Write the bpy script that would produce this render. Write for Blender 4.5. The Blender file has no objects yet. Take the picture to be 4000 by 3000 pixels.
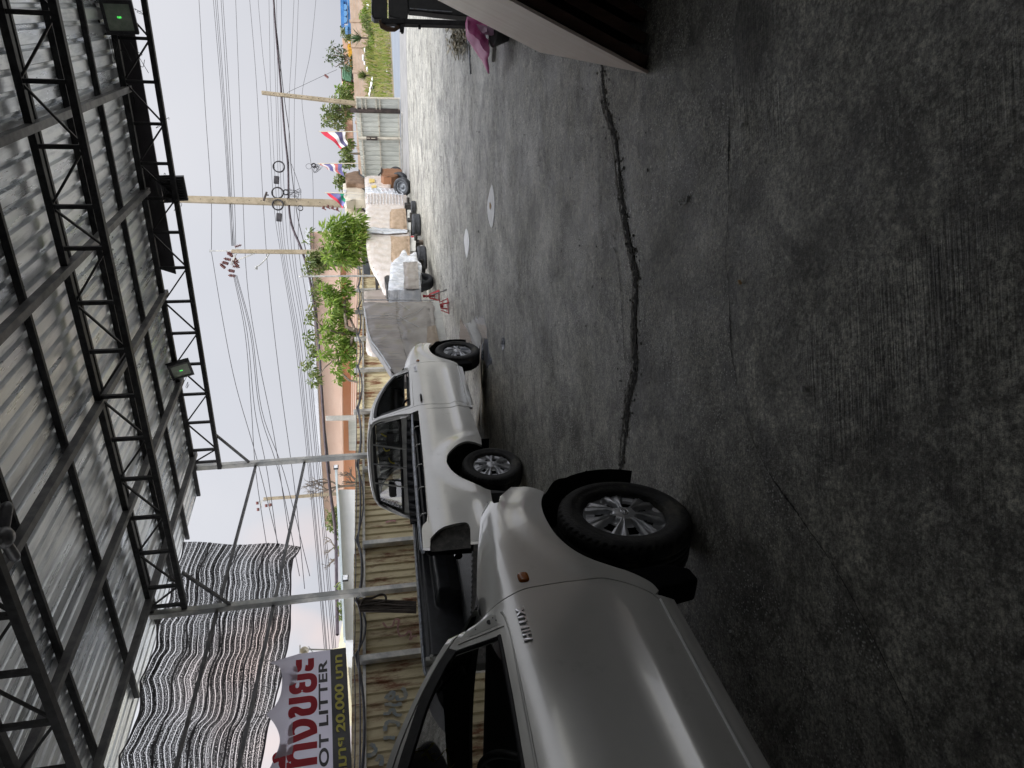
import bpy, bmesh, math, random
import numpy as np
from math import sin, cos, pi, radians, sqrt, atan2, floor
from mathutils import Vector, Matrix, geometry
random.seed(7)
S = bpy.context.scene
COL = S.collection

# ------------------------------------------------------------------ camera
PITCH, ROLL, CH, FP = 0.19271, 0.05326, 1.5112, 2653.2
cp, sp, cr, sr = cos(PITCH), sin(PITCH), cos(ROLL), sin(ROLL)
cF = Vector((0, cp, -sp)); _U = Vector((0, sp, cp)); _R = Vector((1, 0, 0))
cR = _R * cr - _U * sr; cU = _R * sr + _U * cr
CO = Vector((0, 0, CH))
cd = bpy.data.cameras.new('camera'); cam = bpy.data.objects.new('camera', cd); COL.objects.link(cam)
m = Matrix((-cU, cR, -cF)).transposed().to_4x4(); m.translation = CO
cam.matrix_world = m
cd.sensor_fit = 'HORIZONTAL'; cd.sensor_width = 36; cd.lens = FP / 4000 * 36
cd.clip_start = 0.05; cd.clip_end = 3000
S.camera = cam

# ------------------------------------------------------------------ world, sun, exposure
SUN_EL, SUN_AZ = radians(58), radians(150)
w = bpy.data.worlds.new("World"); S.world = w; w.use_nodes = True
nt = w.node_tree; bg = nt.nodes['Background']
sky = nt.nodes.new('ShaderNodeTexSky'); sky.sky_type = 'NISHITA'; sky.sun_disc = False
sky.sun_elevation = SUN_EL; sky.sun_rotation = SUN_AZ; sky.dust_density = 6; sky.air_density = 1.5; sky.altitude = 0
hs = nt.nodes.new('ShaderNodeHueSaturation'); hs.inputs['Saturation'].default_value = 0.12
mx = nt.nodes.new('ShaderNodeMixRGB'); mx.inputs[0].default_value = 0.80
tc = nt.nodes.new('ShaderNodeTexCoord'); nz = nt.nodes.new('ShaderNodeTexNoise'); nz.inputs['Scale'].default_value = 2.2
nz.inputs['Detail'].default_value = 4
cr_ = nt.nodes.new('ShaderNodeValToRGB')
cr_.color_ramp.elements[0].position = .35; cr_.color_ramp.elements[0].color = (3.7, 3.8, 4.2, 1)
cr_.color_ramp.elements[1].position = .65; cr_.color_ramp.elements[1].color = (4.25, 4.28, 4.58, 1)
nt.links.new(tc.outputs['Generated'], nz.inputs['Vector']); nt.links.new(nz.outputs['Fac'], cr_.inputs['Fac'])
nt.links.new(sky.outputs[0], hs.inputs['Color']); nt.links.new(hs.outputs[0], mx.inputs[1])
sx_ = nt.nodes.new('ShaderNodeSeparateXYZ'); nt.links.new(tc.outputs['Generated'], sx_.inputs[0])
zr_ = nt.nodes.new('ShaderNodeMapRange'); zr_.inputs[1].default_value = .29; zr_.inputs[2].default_value = .80; zr_.inputs[3].default_value = 1.0; zr_.inputs[4].default_value = 3.1
nt.links.new(sx_.outputs[2], zr_.inputs[0])      # an overcast sky is two to three times brighter overhead than near the horizon
vm = nt.nodes.new('ShaderNodeVectorMath'); vm.operation = 'SCALE'; nt.links.new(mx.outputs[0], vm.inputs[0]); nt.links.new(zr_.outputs[0], vm.inputs['Scale'])
pk_ = nt.nodes.new('ShaderNodeVectorMath'); pk_.operation = 'DOT_PRODUCT'; nt.links.new(tc.outputs['Generated'], pk_.inputs[0]); pk_.inputs[1].default_value = (-.335, .935, .10)
pr_ = nt.nodes.new('ShaderNodeMapRange'); pr_.inputs[1].default_value = .980; pr_.inputs[2].default_value = .995; pr_.inputs[4].default_value = .9; nt.links.new(pk_.outputs['Value'], pr_.inputs[0])
pm_ = nt.nodes.new('ShaderNodeMath'); pm_.operation = 'MULTIPLY'; n9 = nt.nodes.new('ShaderNodeTexNoise'); n9.inputs['Scale'].default_value = 9; nt.links.new(tc.outputs['Generated'], n9.inputs['Vector'])
pq_ = nt.nodes.new('ShaderNodeMapRange'); pq_.inputs[1].default_value = .4; pq_.inputs[2].default_value = .6; nt.links.new(n9.outputs['Fac'], pq_.inputs[0]); nt.links.new(pr_.outputs[0], pm_.inputs[0]); nt.links.new(pq_.outputs[0], pm_.inputs[1])
pc_ = nt.nodes.new('ShaderNodeMixRGB'); pc_.inputs[2].default_value = (5.6, 4.5, 4.3, 1); nt.links.new(pm_.outputs[0], pc_.inputs[0]); nt.links.new(cr_.outputs[0], pc_.inputs[1])
nt.links.new(pc_.outputs[0], mx.inputs[2]); nt.links.new(vm.outputs[0], bg.inputs[0])
bg.inputs[1].default_value = 0.10
sl = bpy.data.lights.new('sun', 'SUN'); sl.energy = .7; sl.angle = radians(14); sl.color = (1, .97, .93)
so = bpy.data.objects.new('sun', sl); COL.objects.link(so)
sd = Vector((sin(SUN_AZ) * cos(SUN_EL), cos(SUN_AZ) * cos(SUN_EL), sin(SUN_EL)))
so.rotation_euler = sd.to_track_quat('Z', 'Y').to_euler(); so.location = (0, 0, 30)
S.view_settings.view_transform = 'Standard'; S.view_settings.look = 'None'
S.view_settings.exposure = 0.93; S.view_settings.gamma = 1

# ------------------------------------------------------------------ picture helpers (pixel of the photograph -> point in the place)
def ray(sx, sy):
    U = 3000 - sy
    return cF + cR * ((U - 1500) / FP) - cU * ((sx - 2000) / FP)
def G(sx, sy, z=0.0):
    d = ray(sx, sy); return CO + d * ((z - CH) / d.z)
def D(sx, sy, y):
    d = ray(sx, sy); return CO + d * (y / d.y)
TH = radians(29.1)
E1 = Vector((sin(TH), cos(TH), 0)); E2 = Vector((cos(TH), -sin(TH), 0))
def W(a, c, z=0): return E1 * a - E2 * c + Vector((0, 0, z))
def Cc(sx, sy, c):                       # on the plane c = const, as (a, c, z)
    d = ray(sx, sy); t = (-c - CO @ E2) / (d @ E2); q = CO + d * t
    return (q @ E1, c, q.z)
def AC(p): return (p @ E1, -(p @ E2), p.z)
SROT = pi / 2 - TH
def zm(ox, oy, s): return lambda a, b: (ox + a * s, oy + b * s)

# ------------------------------------------------------------------ materials
def lk(t, a, b): t.links.new(a, b)
def M(name, c1, c2=None, scale=4, rough=.6, metal=0, bump=0, bscale=60, stretch=(1, 1, 1), coat=0, lo=.4, hi=.6,
      c3=None, s3=1, lo3=.5, hi3=.65, spec=.5, rough2=None, world=False, detail=5):
    m = bpy.data.materials.new(name); m.use_nodes = True; t = m.node_tree; b = t.nodes['Principled BSDF']
    b.inputs['Roughness'].default_value = rough; b.inputs['Metallic'].default_value = metal
    b.inputs['Coat Weight'].default_value = coat; b.inputs['Specular IOR Level'].default_value = spec
    b.inputs['Base Color'].default_value = (*c1, 1)
    tc = t.nodes.new('ShaderNodeNewGeometry' if world else 'ShaderNodeTexCoord')
    src = tc.outputs['Position'] if world else tc.outputs['Object']
    mp = t.nodes.new('ShaderNodeMapping'); mp.inputs['Scale'].default_value = stretch; lk(t, src, mp.inputs[0])
    out = None
    if c2:
        n = t.nodes.new('ShaderNodeTexNoise'); n.inputs['Scale'].default_value = scale; n.inputs['Detail'].default_value = detail
        n.inputs['Roughness'].default_value = .62
        r = t.nodes.new('ShaderNodeValToRGB'); r.color_ramp.elements[0].position = lo; r.color_ramp.elements[1].position = hi
        r.color_ramp.elements[0].color = (*c1, 1); r.color_ramp.elements[1].color = (*c2, 1)
        lk(t, mp.outputs[0], n.inputs['Vector']); lk(t, n.outputs['Fac'], r.inputs[0]); out = r.outputs[0]
        if rough2 is not None:
            mr = t.nodes.new('ShaderNodeMapRange'); mr.inputs[1].default_value = lo; mr.inputs[2].default_value = hi
            mr.inputs[3].default_value = rough; mr.inputs[4].default_value = rough2
            lk(t, n.outputs['Fac'], mr.inputs[0]); lk(t, mr.outputs[0], b.inputs['Roughness'])
        if c3:
            n3 = t.nodes.new('ShaderNodeTexNoise'); n3.inputs['Scale'].default_value = s3; n3.inputs['Detail'].default_value = 6
            n3.inputs['Roughness'].default_value = .7
            r3 = t.nodes.new('ShaderNodeMapRange'); r3.inputs[1].default_value = lo3; r3.inputs[2].default_value = hi3
            lk(t, mp.outputs[0], n3.inputs['Vector']); lk(t, n3.outputs['Fac'], r3.inputs[0])
            mm = t.nodes.new('ShaderNodeMixRGB'); mm.inputs[2].default_value = (*c3, 1)
            lk(t, r3.outputs[0], mm.inputs[0]); lk(t, out, mm.inputs[1]); out = mm.outputs[0]
        lk(t, out, b.inputs['Base Color'])
    if bump:
        n2 = t.nodes.new('ShaderNodeTexNoise'); n2.inputs['Scale'].default_value = bscale; n2.inputs['Detail'].default_value = 4
        bp = t.nodes.new('ShaderNodeBump'); bp.inputs['Strength'].default_value = bump; bp.inputs['Distance'].default_value = .02
        lk(t, mp.outputs[0], n2.inputs['Vector']); lk(t, n2.outputs['Fac'], bp.inputs['Height']); lk(t, bp.outputs[0], b.inputs['Normal'])
    return m
def glassmat(name, tint, f=.10, rough=.03):
    m = bpy.data.materials.new(name); m.use_nodes = True; t = m.node_tree; t.nodes.remove(t.nodes['Principled BSDF'])
    tr = t.nodes.new('ShaderNodeBsdfTransparent'); tr.inputs[0].default_value = (*tint, 1)
    gl = t.nodes.new('ShaderNodeBsdfGlossy'); gl.inputs['Roughness'].default_value = rough
    fr = t.nodes.new('ShaderNodeFresnel'); fr.inputs[0].default_value = 1.5
    mi = t.nodes.new('ShaderNodeMixShader'); lk(t, fr.outputs[0], mi.inputs[0]); lk(t, tr.outputs[0], mi.inputs[1]); lk(t, gl.outputs[0], mi.inputs[2])
    lk(t, mi.outputs[0], t.nodes['Material Output'].inputs[0]); return m
def emis(name, c, s):
    m = bpy.data.materials.new(name); m.use_nodes = True; b = m.node_tree.nodes['Principled BSDF']
    b.inputs['Emission Color'].default_value = (*c, 1); b.inputs['Emission Strength'].default_value = s
    b.inputs['Base Color'].default_value = (*c, 1); return m
def leafmat(name, cols, transl=.35):
    m = bpy.data.materials.new(name); m.use_nodes = True; t = m.node_tree; b = t.nodes['Principled BSDF']
    g = t.nodes.new('ShaderNodeNewGeometry'); r = t.nodes.new('ShaderNodeValToRGB')
    e = r.color_ramp.elements
    while len(e) < len(cols): e.new(.5)
    for i, c in enumerate(cols): e[i].position = i / (len(cols) - 1); e[i].color = (*c, 1)
    lk(t, g.outputs['Random Per Island'], r.inputs[0]); lk(t, r.outputs[0], b.inputs['Base Color'])
    b.inputs['Roughness'].default_value = .5
    tl = t.nodes.new('ShaderNodeBsdfTranslucent'); lk(t, r.outputs[0], tl.inputs[0])
    ms = t.nodes.new('ShaderNodeMixShader'); ms.inputs[0].default_value = transl
    lk(t, b.outputs[0], ms.inputs[1]); lk(t, tl.outputs[0], ms.inputs[2]); lk(t, ms.outputs[0], t.nodes['Material Output'].inputs[0])
    return m

# ------------------------------------------------------------------ mesh helpers
class MB:
    def __init__(s): s.v = []; s.f = []; s.sm = []
    def add(s, vs, fs, smooth=False):
        o = len(s.v); s.v += [tuple(v) for v in vs]; s.f += [tuple(i + o for i in f) for f in fs]; s.sm += [smooth] * len(fs); return s
    def box(s, x0, x1, y0, y1, z0, z1):
        vs = [(x, y, z) for x in (x0, x1) for y in (y0, y1) for z in (z0, z1)]
        return s.add(vs, [(0, 1, 3, 2), (4, 6, 7, 5), (0, 4, 5, 1), (2, 3, 7, 6), (0, 2, 6, 4), (1, 5, 7, 3)])
    def bar(s, p, q, w, h=None, up=(0, 0, 1)):
        h = h or w; p = Vector(p); q = Vector(q); d = (q - p).normalized(); u = Vector(up)
        if abs(d @ u) > .98: u = Vector((1, 0, 0))
        r = d.cross(u).normalized(); u = r.cross(d)
        vs = [c + r * (i * w / 2) + u * (j * h / 2) for c in (p, q) for i, j in ((-1, -1), (1, -1), (1, 1), (-1, 1))]
        return s.add(vs, [(0, 1, 2, 3), (7, 6, 5, 4), (0, 4, 5, 1), (1, 5, 6, 2), (2, 6, 7, 3), (3, 7, 4, 0)])
    def tube(s, pts, r, n=8, cap=True):
        pts = [Vector(p) for p in pts]; rs = r if isinstance(r, (list, tuple)) else [r] * len(pts)
        vs = []; prev = None
        for i, p in enumerate(pts):
            d = (pts[min(i + 1, len(pts) - 1)] - pts[max(i - 1, 0)])
            d = d.normalized() if d.length > 1e-9 else Vector((0, 0, 1))
            if prev is None:
                u = Vector((0, 0, 1)) if abs(d.z) < .9 else Vector((1, 0, 0)); a = d.cross(u).normalized()
            else:
                a = (prev - d * (prev @ d)).normalized()
            prev = a; b = d.cross(a)
            vs += [p + (a * cos(2 * pi * k / n) + b * sin(2 * pi * k / n)) * rs[i] for k in range(n)]
        fs = [(i * n + k, i * n + (k + 1) % n, (i + 1) * n + (k + 1) % n, (i + 1) * n + k) for i in range(len(pts) - 1) for k in range(n)]
        s.add(vs, fs, True)
        if cap and n > 3: s.add(vs[:n], [tuple(range(n))[::-1]]); s.add(vs[-n:], [tuple(range(n))])
        return s
    def grid(s, nx, ny, fn, smooth=True, flip=False):
        vs = [fn(i / nx, j / ny) for i in range(nx + 1) for j in range(ny + 1)]
        fs = []
        for i in range(nx):
            for j in range(ny):
                q = (i * (ny + 1) + j, (i + 1) * (ny + 1) + j, (i + 1) * (ny + 1) + j + 1, i * (ny + 1) + j + 1)
                fs.append(q[::-1] if flip else q)
        return s.add(vs, fs, smooth)
    def lathe(s, prof, n=48, axis='y', smooth=True, wob=None):
        vs = []
        for i in range(n):
            t = 2 * pi * i / n
            for k, (r, h) in enumerate(prof):
                rr = r + (wob(i, k) if wob else 0)
                p = {'y': (rr * cos(t), h, rr * sin(t)), 'z': (rr * cos(t), rr * sin(t), h), 'x': (h, rr * cos(t), rr * sin(t))}[axis]
                vs.append(p)
        L = len(prof)
        fs = [(i * L + k, ((i + 1) % n) * L + k, ((i + 1) % n) * L + k + 1, i * L + k + 1) for i in range(n) for k in range(L - 1)]
        return s.add(vs, fs, smooth)
    def prism(s, poly, c0, c1, mp):     # poly 2-D; mp(u,v,c)->3-D
        n = len(poly); vs = [mp(u, v, c0) for u, v in poly] + [mp(u, v, c1) for u, v in poly]
        return s.add(vs, [tuple(range(n)), tuple(range(n, 2 * n))[::-1]] + [(i, n + i, n + (i + 1) % n, (i + 1) % n) for i in range(n)])
    def build(s, name, mat, parent=None, loc=None, bevel=0, normals=True):
        me = bpy.data.meshes.new(name); me.from_pydata(s.v, [], s.f)
        me.polygons.foreach_set('use_smooth', s.sm)
        me.materials.append(mat)
        if normals:
            bm = bmesh.new(); bm.from_mesh(me); bmesh.ops.recalc_face_normals(bm, faces=bm.faces); bm.to_mesh(me); bm.free()
        me.update()
        o = bpy.data.objects.new(name, me); COL.objects.link(o)
        if parent: o.parent = parent
        if loc is not None: o.location = loc
        if bevel:
            b = o.modifiers.new('bevel', 'BEVEL'); b.width = bevel; b.segments = 2; b.limit_method = 'ANGLE'; b.angle_limit = radians(40)
        return o
def tag(o, label=None, cat=None, group=None, kind=None):
    if label: o['label'] = label
    if cat: o['category'] = cat
    if group: o['group'] = group
    if kind: o['kind'] = kind
    return o
def thing(name, label, cat, loc=(0, 0, 0), rz=0, group=None):
    o = bpy.data.objects.new(name, None); COL.objects.link(o); o.location = loc; o.rotation_euler = (0, 0, rz)
    o.empty_display_size = .2
    return tag(o, label, cat, group)
def kids(o): return [c for c in bpy.data.objects if c.parent == o]
def copy_tree(o, parent=None):
    c = o.copy(); COL.objects.link(c)
    if parent: c.parent = parent
    for ch in kids(o): copy_tree(ch, c)
    return c
def crom(pts, n=6, closed=False):
    P = [Vector((*p, 0)[:3]) if len(p) == 2 else Vector(p) for p in pts]; N = len(P); out = []
    rng = N if closed else N - 1
    for i in range(rng):
        a = P[(i - 1) % N] if closed or i > 0 else P[0] * 2 - P[1]
        b = P[i]; c = P[(i + 1) % N]
        d = P[(i + 2) % N] if closed or i + 2 < N else P[-1] * 2 - P[-2]
        for k in range(n):
            t = k / n
            out.append(.5 * ((2 * b) + (c - a) * t + (2 * a - 5 * b + 4 * c - d) * t * t + (3 * b - a - 3 * c + d) * t ** 3))
    if not closed: out.append(P[-1].copy())
    return [tuple(p[:len(pts[0])]) for p in out]
def inpoly(x, y, P):
    r = False; n = len(P); j = n - 1
    for i in range(n):
        xi, yi = P[i][0], P[i][1]; xj, yj = P[j][0], P[j][1]
        if (yi > y) != (yj > y) and x < (xj - xi) * (y - yi) / (yj - yi + 1e-12) + xi: r = not r
        j = i
    return r
def resample(P, step, closed=True):
    out = []; n = len(P)
    for i in range(n if closed else n - 1):
        a = P[i]; b = P[(i + 1) % n]; L = math.hypot(b[0] - a[0], b[1] - a[1]); k = max(1, int(L / step + .5))
        if L < 1e-6: continue
        out += [(a[0] + (b[0] - a[0]) * t / k, a[1] + (b[1] - a[1]) * t / k) for t in range(k)]
    return out
def tri2d(outline, holes=(), step=.04):
    loops = [resample(outline, step)] + [resample(h, step) for h in holes]
    V = []; Ed = []
    for L in loops:
        o = len(V); V += L; Ed += [(o + i, o + (i + 1) % len(L)) for i in range(len(L))]
    nb = len(V); B = np.array(V)
    xs = [p[0] for p in outline]; ys = [p[1] for p in outline]
    j = 0; y = min(ys) + step / 2
    while y < max(ys):
        x = min(xs) + step / 2 + (step / 2 if j % 2 else 0)
        while x < max(xs):
            if inpoly(x, y, outline) and not any(inpoly(x, y, h) for h in holes) and np.min((B[:, 0] - x) ** 2 + (B[:, 1] - y) ** 2) > (step * .5) ** 2:
                V.append((x, y))
            x += step
        y += step * .87; j += 1
    r = geometry.delaunay_2d_cdt([Vector(v) for v in V], Ed, [], 0, 1e-7)
    ov = [(v.x, v.y) for v in r[0]]; fs = []
    for f in r[2]:
        cx = sum(ov[i][0] for i in f) / 3; cy = sum(ov[i][1] for i in f) / 3
        if inpoly(cx, cy, outline) and not any(inpoly(cx, cy, h) for h in holes): fs.append(tuple(f))
    return ov, fs
def panel(name, outline, fn, mat, parent, holes=(), step=.04, rim=.02, inward=None, both=False):
    """fn(u,v)->3-D point; analytic smooth normals; rim folded along `inward` (3-D vector)"""
    ov, fs = tri2d(outline, holes, step)
    e = .004; P = []; N = []
    for u, v in ov:
        p = Vector(fn(u, v)); N.append((Vector(fn(u + e, v)) - Vector(fn(u - e, v))).cross(Vector(fn(u, v + e)) - Vector(fn(u, v - e))).normalized()); P.append(p)
    iw = Vector(inward) if inward is not None else None
    if iw is not None and sum((n @ iw for n in N)) > 0: N = [-n for n in N]; fs = [f[::-1] for f in fs]
    # make faces agree with N
    fs2 = []
    for f in fs:
        fn_ = (P[f[1]] - P[f[0]]).cross(P[f[2]] - P[f[0]])
        fs2.append(f if fn_ @ (N[f[0]] + N[f[1]] + N[f[2]]) > 0 else f[::-1])
    V = [tuple(p) for p in P]; F = list(fs2); LN = []
    for f in fs2: LN += [tuple(N[i]) for i in f]
    if rim and iw is not None:
        from collections import Counter
        cnt = Counter()
        for f in fs2:
            for i in range(3): cnt[frozenset((f[i], f[(i + 1) % 3]))] += 1
        base = len(V); mp = {}
        for f in fs2:
            for i in range(3):
                a, b = f[i], f[(i + 1) % 3]
                if cnt[frozenset((a, b))] == 1:
                    for q in (a, b):
                        if q not in mp: mp[q] = len(V); V.append(tuple(P[q] + iw * rim))
                    q = (b, a, mp[a], mp[b]); F.append(q)
                    n = (Vector(V[q[1]]) - Vector(V[q[0]])).cross(Vector(V[q[2]]) - Vector(V[q[0]])).normalized()
                    LN += [tuple(n)] * 4
    me = bpy.data.meshes.new(name); me.from_pydata(V, [], F); me.polygons.foreach_set('use_smooth', [True] * len(F))
    me.materials.append(mat); me.update(); me.normals_split_custom_set(LN)
    o = bpy.data.objects.new(name, me); COL.objects.link(o); o.parent = parent
    return o
def textmesh(txt, size=1, extrude=0, offset=0, spacing=1, align='LEFT'):
    c = bpy.data.curves.new('lettering', 'FONT'); c.body = txt; c.size = size; c.extrude = extrude; c.offset = offset
    c.space_character = spacing; c.align_x = align
    o = bpy.data.objects.new('lettering_tmp', c); COL.objects.link(o)
    dg = bpy.context.evaluated_depsgraph_get(); me = bpy.data.meshes.new_from_object(o.evaluated_get(dg))
    bpy.data.objects.remove(o); return me
def fit_text(name, txt, mat, parent, x0, x1, z0, z1, fn, extrude=.002, offset=.02, spacing=1):
    """letters fitted into the box x0..x1, z0..z1; fn(x,z,depth) -> local 3-D"""
    me = textmesh(txt, 1, .5, offset, spacing)
    co = np.array([v.co[:] for v in me.vertices]); lo = co.min(0); hi = co.max(0)
    for v in me.vertices:
        v.co = fn(x0 + (v.co.x - lo[0]) / (hi[0] - lo[0]) * (x1 - x0), z0 + (v.co.y - lo[1]) / (hi[1] - lo[1]) * (z1 - z0), extrude * (v.co.z - lo[2]) / (hi[2] - lo[2]))
    me.materials.clear(); me.materials.append(mat); me.update()
    o = bpy.data.objects.new(name, me); COL.objects.link(o)
    if parent: o.parent = parent
    return o
def catenary(p, q, sag, n=14):
    p = Vector(p); q = Vector(q)
    return [p.lerp(q, i / n) - Vector((0, 0, sag * 4 * (i / n) * (1 - i / n))) for i in range(n + 1)]

# ------------------------------------------------------------------ ground
def ground_mat(broom=False):
    m = bpy.data.materials.new('broomed_concrete' if broom else 'dirty_concrete'); m.use_nodes = True; t = m.node_tree; b = t.nodes['Principled BSDF']
    g = t.nodes.new('ShaderNodeNewGeometry'); P = g.outputs['Position']
    def noise(sc, det=6, ro=.6, st=None, dist=0):
        n = t.nodes.new('ShaderNodeTexNoise'); n.inputs['Scale'].default_value = sc; n.inputs['Detail'].default_value = det
        n.inputs['Roughness'].default_value = ro; n.inputs['Distortion'].default_value = dist
        if st:
            mp = t.nodes.new('ShaderNodeMapping'); mp.inputs['Rotation'].default_value = (0, 0, st[3] if len(st) > 3 else 0)
            mp.inputs['Scale'].default_value = st[:3]; lk(t, P, mp.inputs[0]); lk(t, mp.outputs[0], n.inputs['Vector'])
        else: lk(t, P, n.inputs['Vector'])
        return n.outputs['Fac']
    def ramp(src, a, b2, ca, cb):
        r = t.nodes.new('ShaderNodeValToRGB'); r.color_ramp.elements[0].position = a; r.color_ramp.elements[1].position = b2
        r.color_ramp.elements[0].color = (*ca, 1); r.color_ramp.elements[1].color = (*cb, 1); lk(t, src, r.inputs[0]); return r.outputs[0]
    def mul(a, b2, f=1):
        x = t.nodes.new('ShaderNodeMixRGB'); x.blend_type = 'MULTIPLY'; x.inputs[0].default_value = f; lk(t, a, x.inputs[1]); lk(t, b2, x.inputs[2]); return x.outputs[0]
    def rng(src, a, b2, c, d):
        r = t.nodes.new('ShaderNodeMapRange'); r.inputs[1].default_value = a; r.inputs[2].default_value = b2; r.inputs[3].default_value = c; r.inputs[4].default_value = d
        lk(t, src, r.inputs[0]); return r.outputs[0]
    base = ramp(noise(.55, 8, .62, None, .4), .32, .68, (.39, .38, .335), (.59, .58, .525))
    oil = ramp(noise(1.5, 12, .8, None, .7), .42, .53, (.26, .255, .25), (1, 1, 1))
    c = mul(base, oil, .9)
    c = mul(c, ramp(noise(8, 9, .85), .40, .57, (.34, .33, .32), (1.15, 1.15, 1.15)), .85)
    c = mul(c, ramp(noise(23, 6, .85), .42, .56, (.42, .41, .40), (1.15, 1.15, 1.15)), .75)
    c = mul(c, ramp(noise(3.1, 8, .75, (.5, 1.8, 1, .5)), .38, .58, (.6, .6, .6), (1.1, 1.1, 1.08)), .6)
    c = mul(c, ramp(noise(60, 5, .85), .42, .58, (.38, .38, .36), (1.6, 1.6, 1.56)), .9)
    v = t.nodes.new('ShaderNodeTexVoronoi'); v.inputs['Scale'].default_value = 62; lk(t, P, v.inputs['Vector'])
    sp_ = t.nodes.new('ShaderNodeMath'); sp_.operation = 'LESS_THAN'; sp_.inputs[1].default_value = .23; lk(t, v.outputs['Distance'], sp_.inputs[0])
    am = t.nodes.new('ShaderNodeMath'); am.operation = 'MULTIPLY'; lk(t, sp_.outputs[0], am.inputs[0]); lk(t, rng(noise(2.3, 4), .42, .54, .08, .4 if broom else 1), am.inputs[1])
    x = t.nodes.new('ShaderNodeMixRGB'); lk(t, am.outputs[0], x.inputs[0]); lk(t, c, x.inputs[1]); x.inputs[2].default_value = (.80, .80, .76, 1)
    lk(t, x.outputs[0], b.inputs['Base Color'])
    lk(t, rng(noise(1.3, 6, .7), .35, .65, .36, .72), b.inputs['Roughness'])
    lk(t, rng(noise(.8, 7, .7), .38, .62, .38, .08), b.inputs['Coat Weight']); lk(t, rng(noise(5, 6, .8), .35, .65, .22, .5), b.inputs['Coat Roughness'])
    h = t.nodes.new('ShaderNodeMath'); h.operation = 'MULTIPLY_ADD'; h.inputs[1].default_value = .55; lk(t, noise(30, 7, .8), h.inputs[0]); lk(t, noise(5, 6, .7), h.inputs[2])
    if broom:
        mp = t.nodes.new('ShaderNodeMapping'); mp.inputs['Rotation'].default_value = (0, 0, .35); mp.inputs['Scale'].default_value = (2.0, 60, 1); lk(t, P, mp.inputs[0])
        bn = t.nodes.new('ShaderNodeTexNoise'); bn.inputs['Scale'].default_value = 1.6; bn.inputs['Detail'].default_value = 3; lk(t, mp.outputs[0], bn.inputs['Vector'])
        ms_ = rng(noise(.9, 3), .47, .60, 0, .5); q_ = t.nodes.new('ShaderNodeMath'); q_.operation = 'MULTIPLY'; lk(t, bn.outputs['Fac'], q_.inputs[0]); lk(t, ms_, q_.inputs[1])
        h2 = t.nodes.new('ShaderNodeMath'); h2.operation = 'MULTIPLY_ADD'; h2.inputs[1].default_value = .45; lk(t, h.outputs[0], h2.inputs[0]); lk(t, q_.outputs[0], h2.inputs[2]); h = h2
    bp = t.nodes.new('ShaderNodeBump'); bp.inputs['Strength'].default_value = .9; bp.inputs['Distance'].default_value = .045
    lk(t, h.outputs[0], bp.inputs['Height']); lk(t, bp.outputs[0], b.inputs['Normal'])
    b2_ = t.nodes.new('ShaderNodeBump'); b2_.inputs['Strength'].default_value = .25; b2_.inputs['Distance'].default_value = .02; lk(t, h.outputs[0], b2_.inputs['Height']); lk(t, b2_.outputs[0], b.inputs['Coat Normal'])
    return m
GM = ground_mat()
g = MB(); g.add([(-900, -300, 0), (900, -300, 0), (900, 1500, 0), (-900, 1500, 0)], [(0, 1, 2, 3)])
tag(g.build('ground', GM), kind='structure')

def strip(name, pts, wfn, mat, z=.004, seed=1, kind='structure', label=None, cat=None):
    rnd = random.Random(seed); P = crom([tuple(p[:2]) for p in pts], 14)
    b = MB(); vs = []; n = len(P)
    for i, p in enumerate(P):
        q = P[min(i + 1, n - 1)]; r = P[max(i - 1, 0)]; d = Vector((q[0] - r[0], q[1] - r[1])).normalized(); nrm = Vector((-d.y, d.x))
        wv = wfn(i / (n - 1)); a = wv * (.5 + rnd.uniform(-.22, .4)); c = wv * (.5 + rnd.uniform(-.22, .4))
        jx = rnd.uniform(-.25, .25) * wv
        vs += [(p[0] + nrm.x * (a + jx), p[1] + nrm.y * (a + jx), z), (p[0] - nrm.x * (c - jx), p[1] - nrm.y * (c - jx), z)]
    b.add(vs, [(2 * i, 2 * i + 1, 2 * i + 3, 2 * i + 2) for i in range(n - 1)])
    o = b.build(name, mat); tag(o, label, cat, None, kind); return o
MCR = M('crack_dirt', (.012, .012, .011), (.05, .048, .043), 30, .95, bump=.6, bscale=120)
k = 1.80833
strip('slab_joint', [G(x * k, y * k) for x, y in ((1300, 90), (1303, 185), (1312, 240), (1330, 300), (1343, 420), (1352, 480), (1368, 560), (1375, 600), (1372, 700), (1372, 800), (1360, 860), (1352, 930), (1345, 1000), (1335, 1040), (1330, 1100))],
      lambda t: .016 + .024 * sin(3 * t) ** 2 + .012 * sin(23 * t) ** 2, MCR, .004, 3)
MSTN = M('joint_stain', (.10, .095, .085), (.26, .25, .225), 18, .8, bump=.8, bscale=60, world=True)
rj = random.Random(31); JP = crom([tuple(G(x * k, y * k).xy) for x, y in ((1300, 90), (1303, 185), (1312, 240), (1330, 300), (1343, 420), (1352, 480), (1368, 560), (1375, 600), (1372, 700), (1372, 800), (1360, 860), (1352, 930), (1345, 1000), (1335, 1040))], 12)
b = MB()
for i in range(520):
    p = rj.choice(JP); s_ = rj.uniform(.002, .009); x = p[0] + rj.gauss(0, .05); y = p[1] + rj.gauss(0, .035); n0 = len(b.v)
    b.lathe([(0, s_ * .9), (s_ * .8, s_ * .6), (s_, 0)], 5, 'z', False, lambda a_, k_: s_ * rj.uniform(-.4, .6))
    for q_ in range(n0, len(b.v)): b.v[q_] = (b.v[q_][0] + x, b.v[q_][1] + y, b.v[q_][2])
tag(b.build('concrete_crumbs', MSTN), 'loose concrete crumbs broken off along the slab joint', 'crumbs', kind='stuff')
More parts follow.
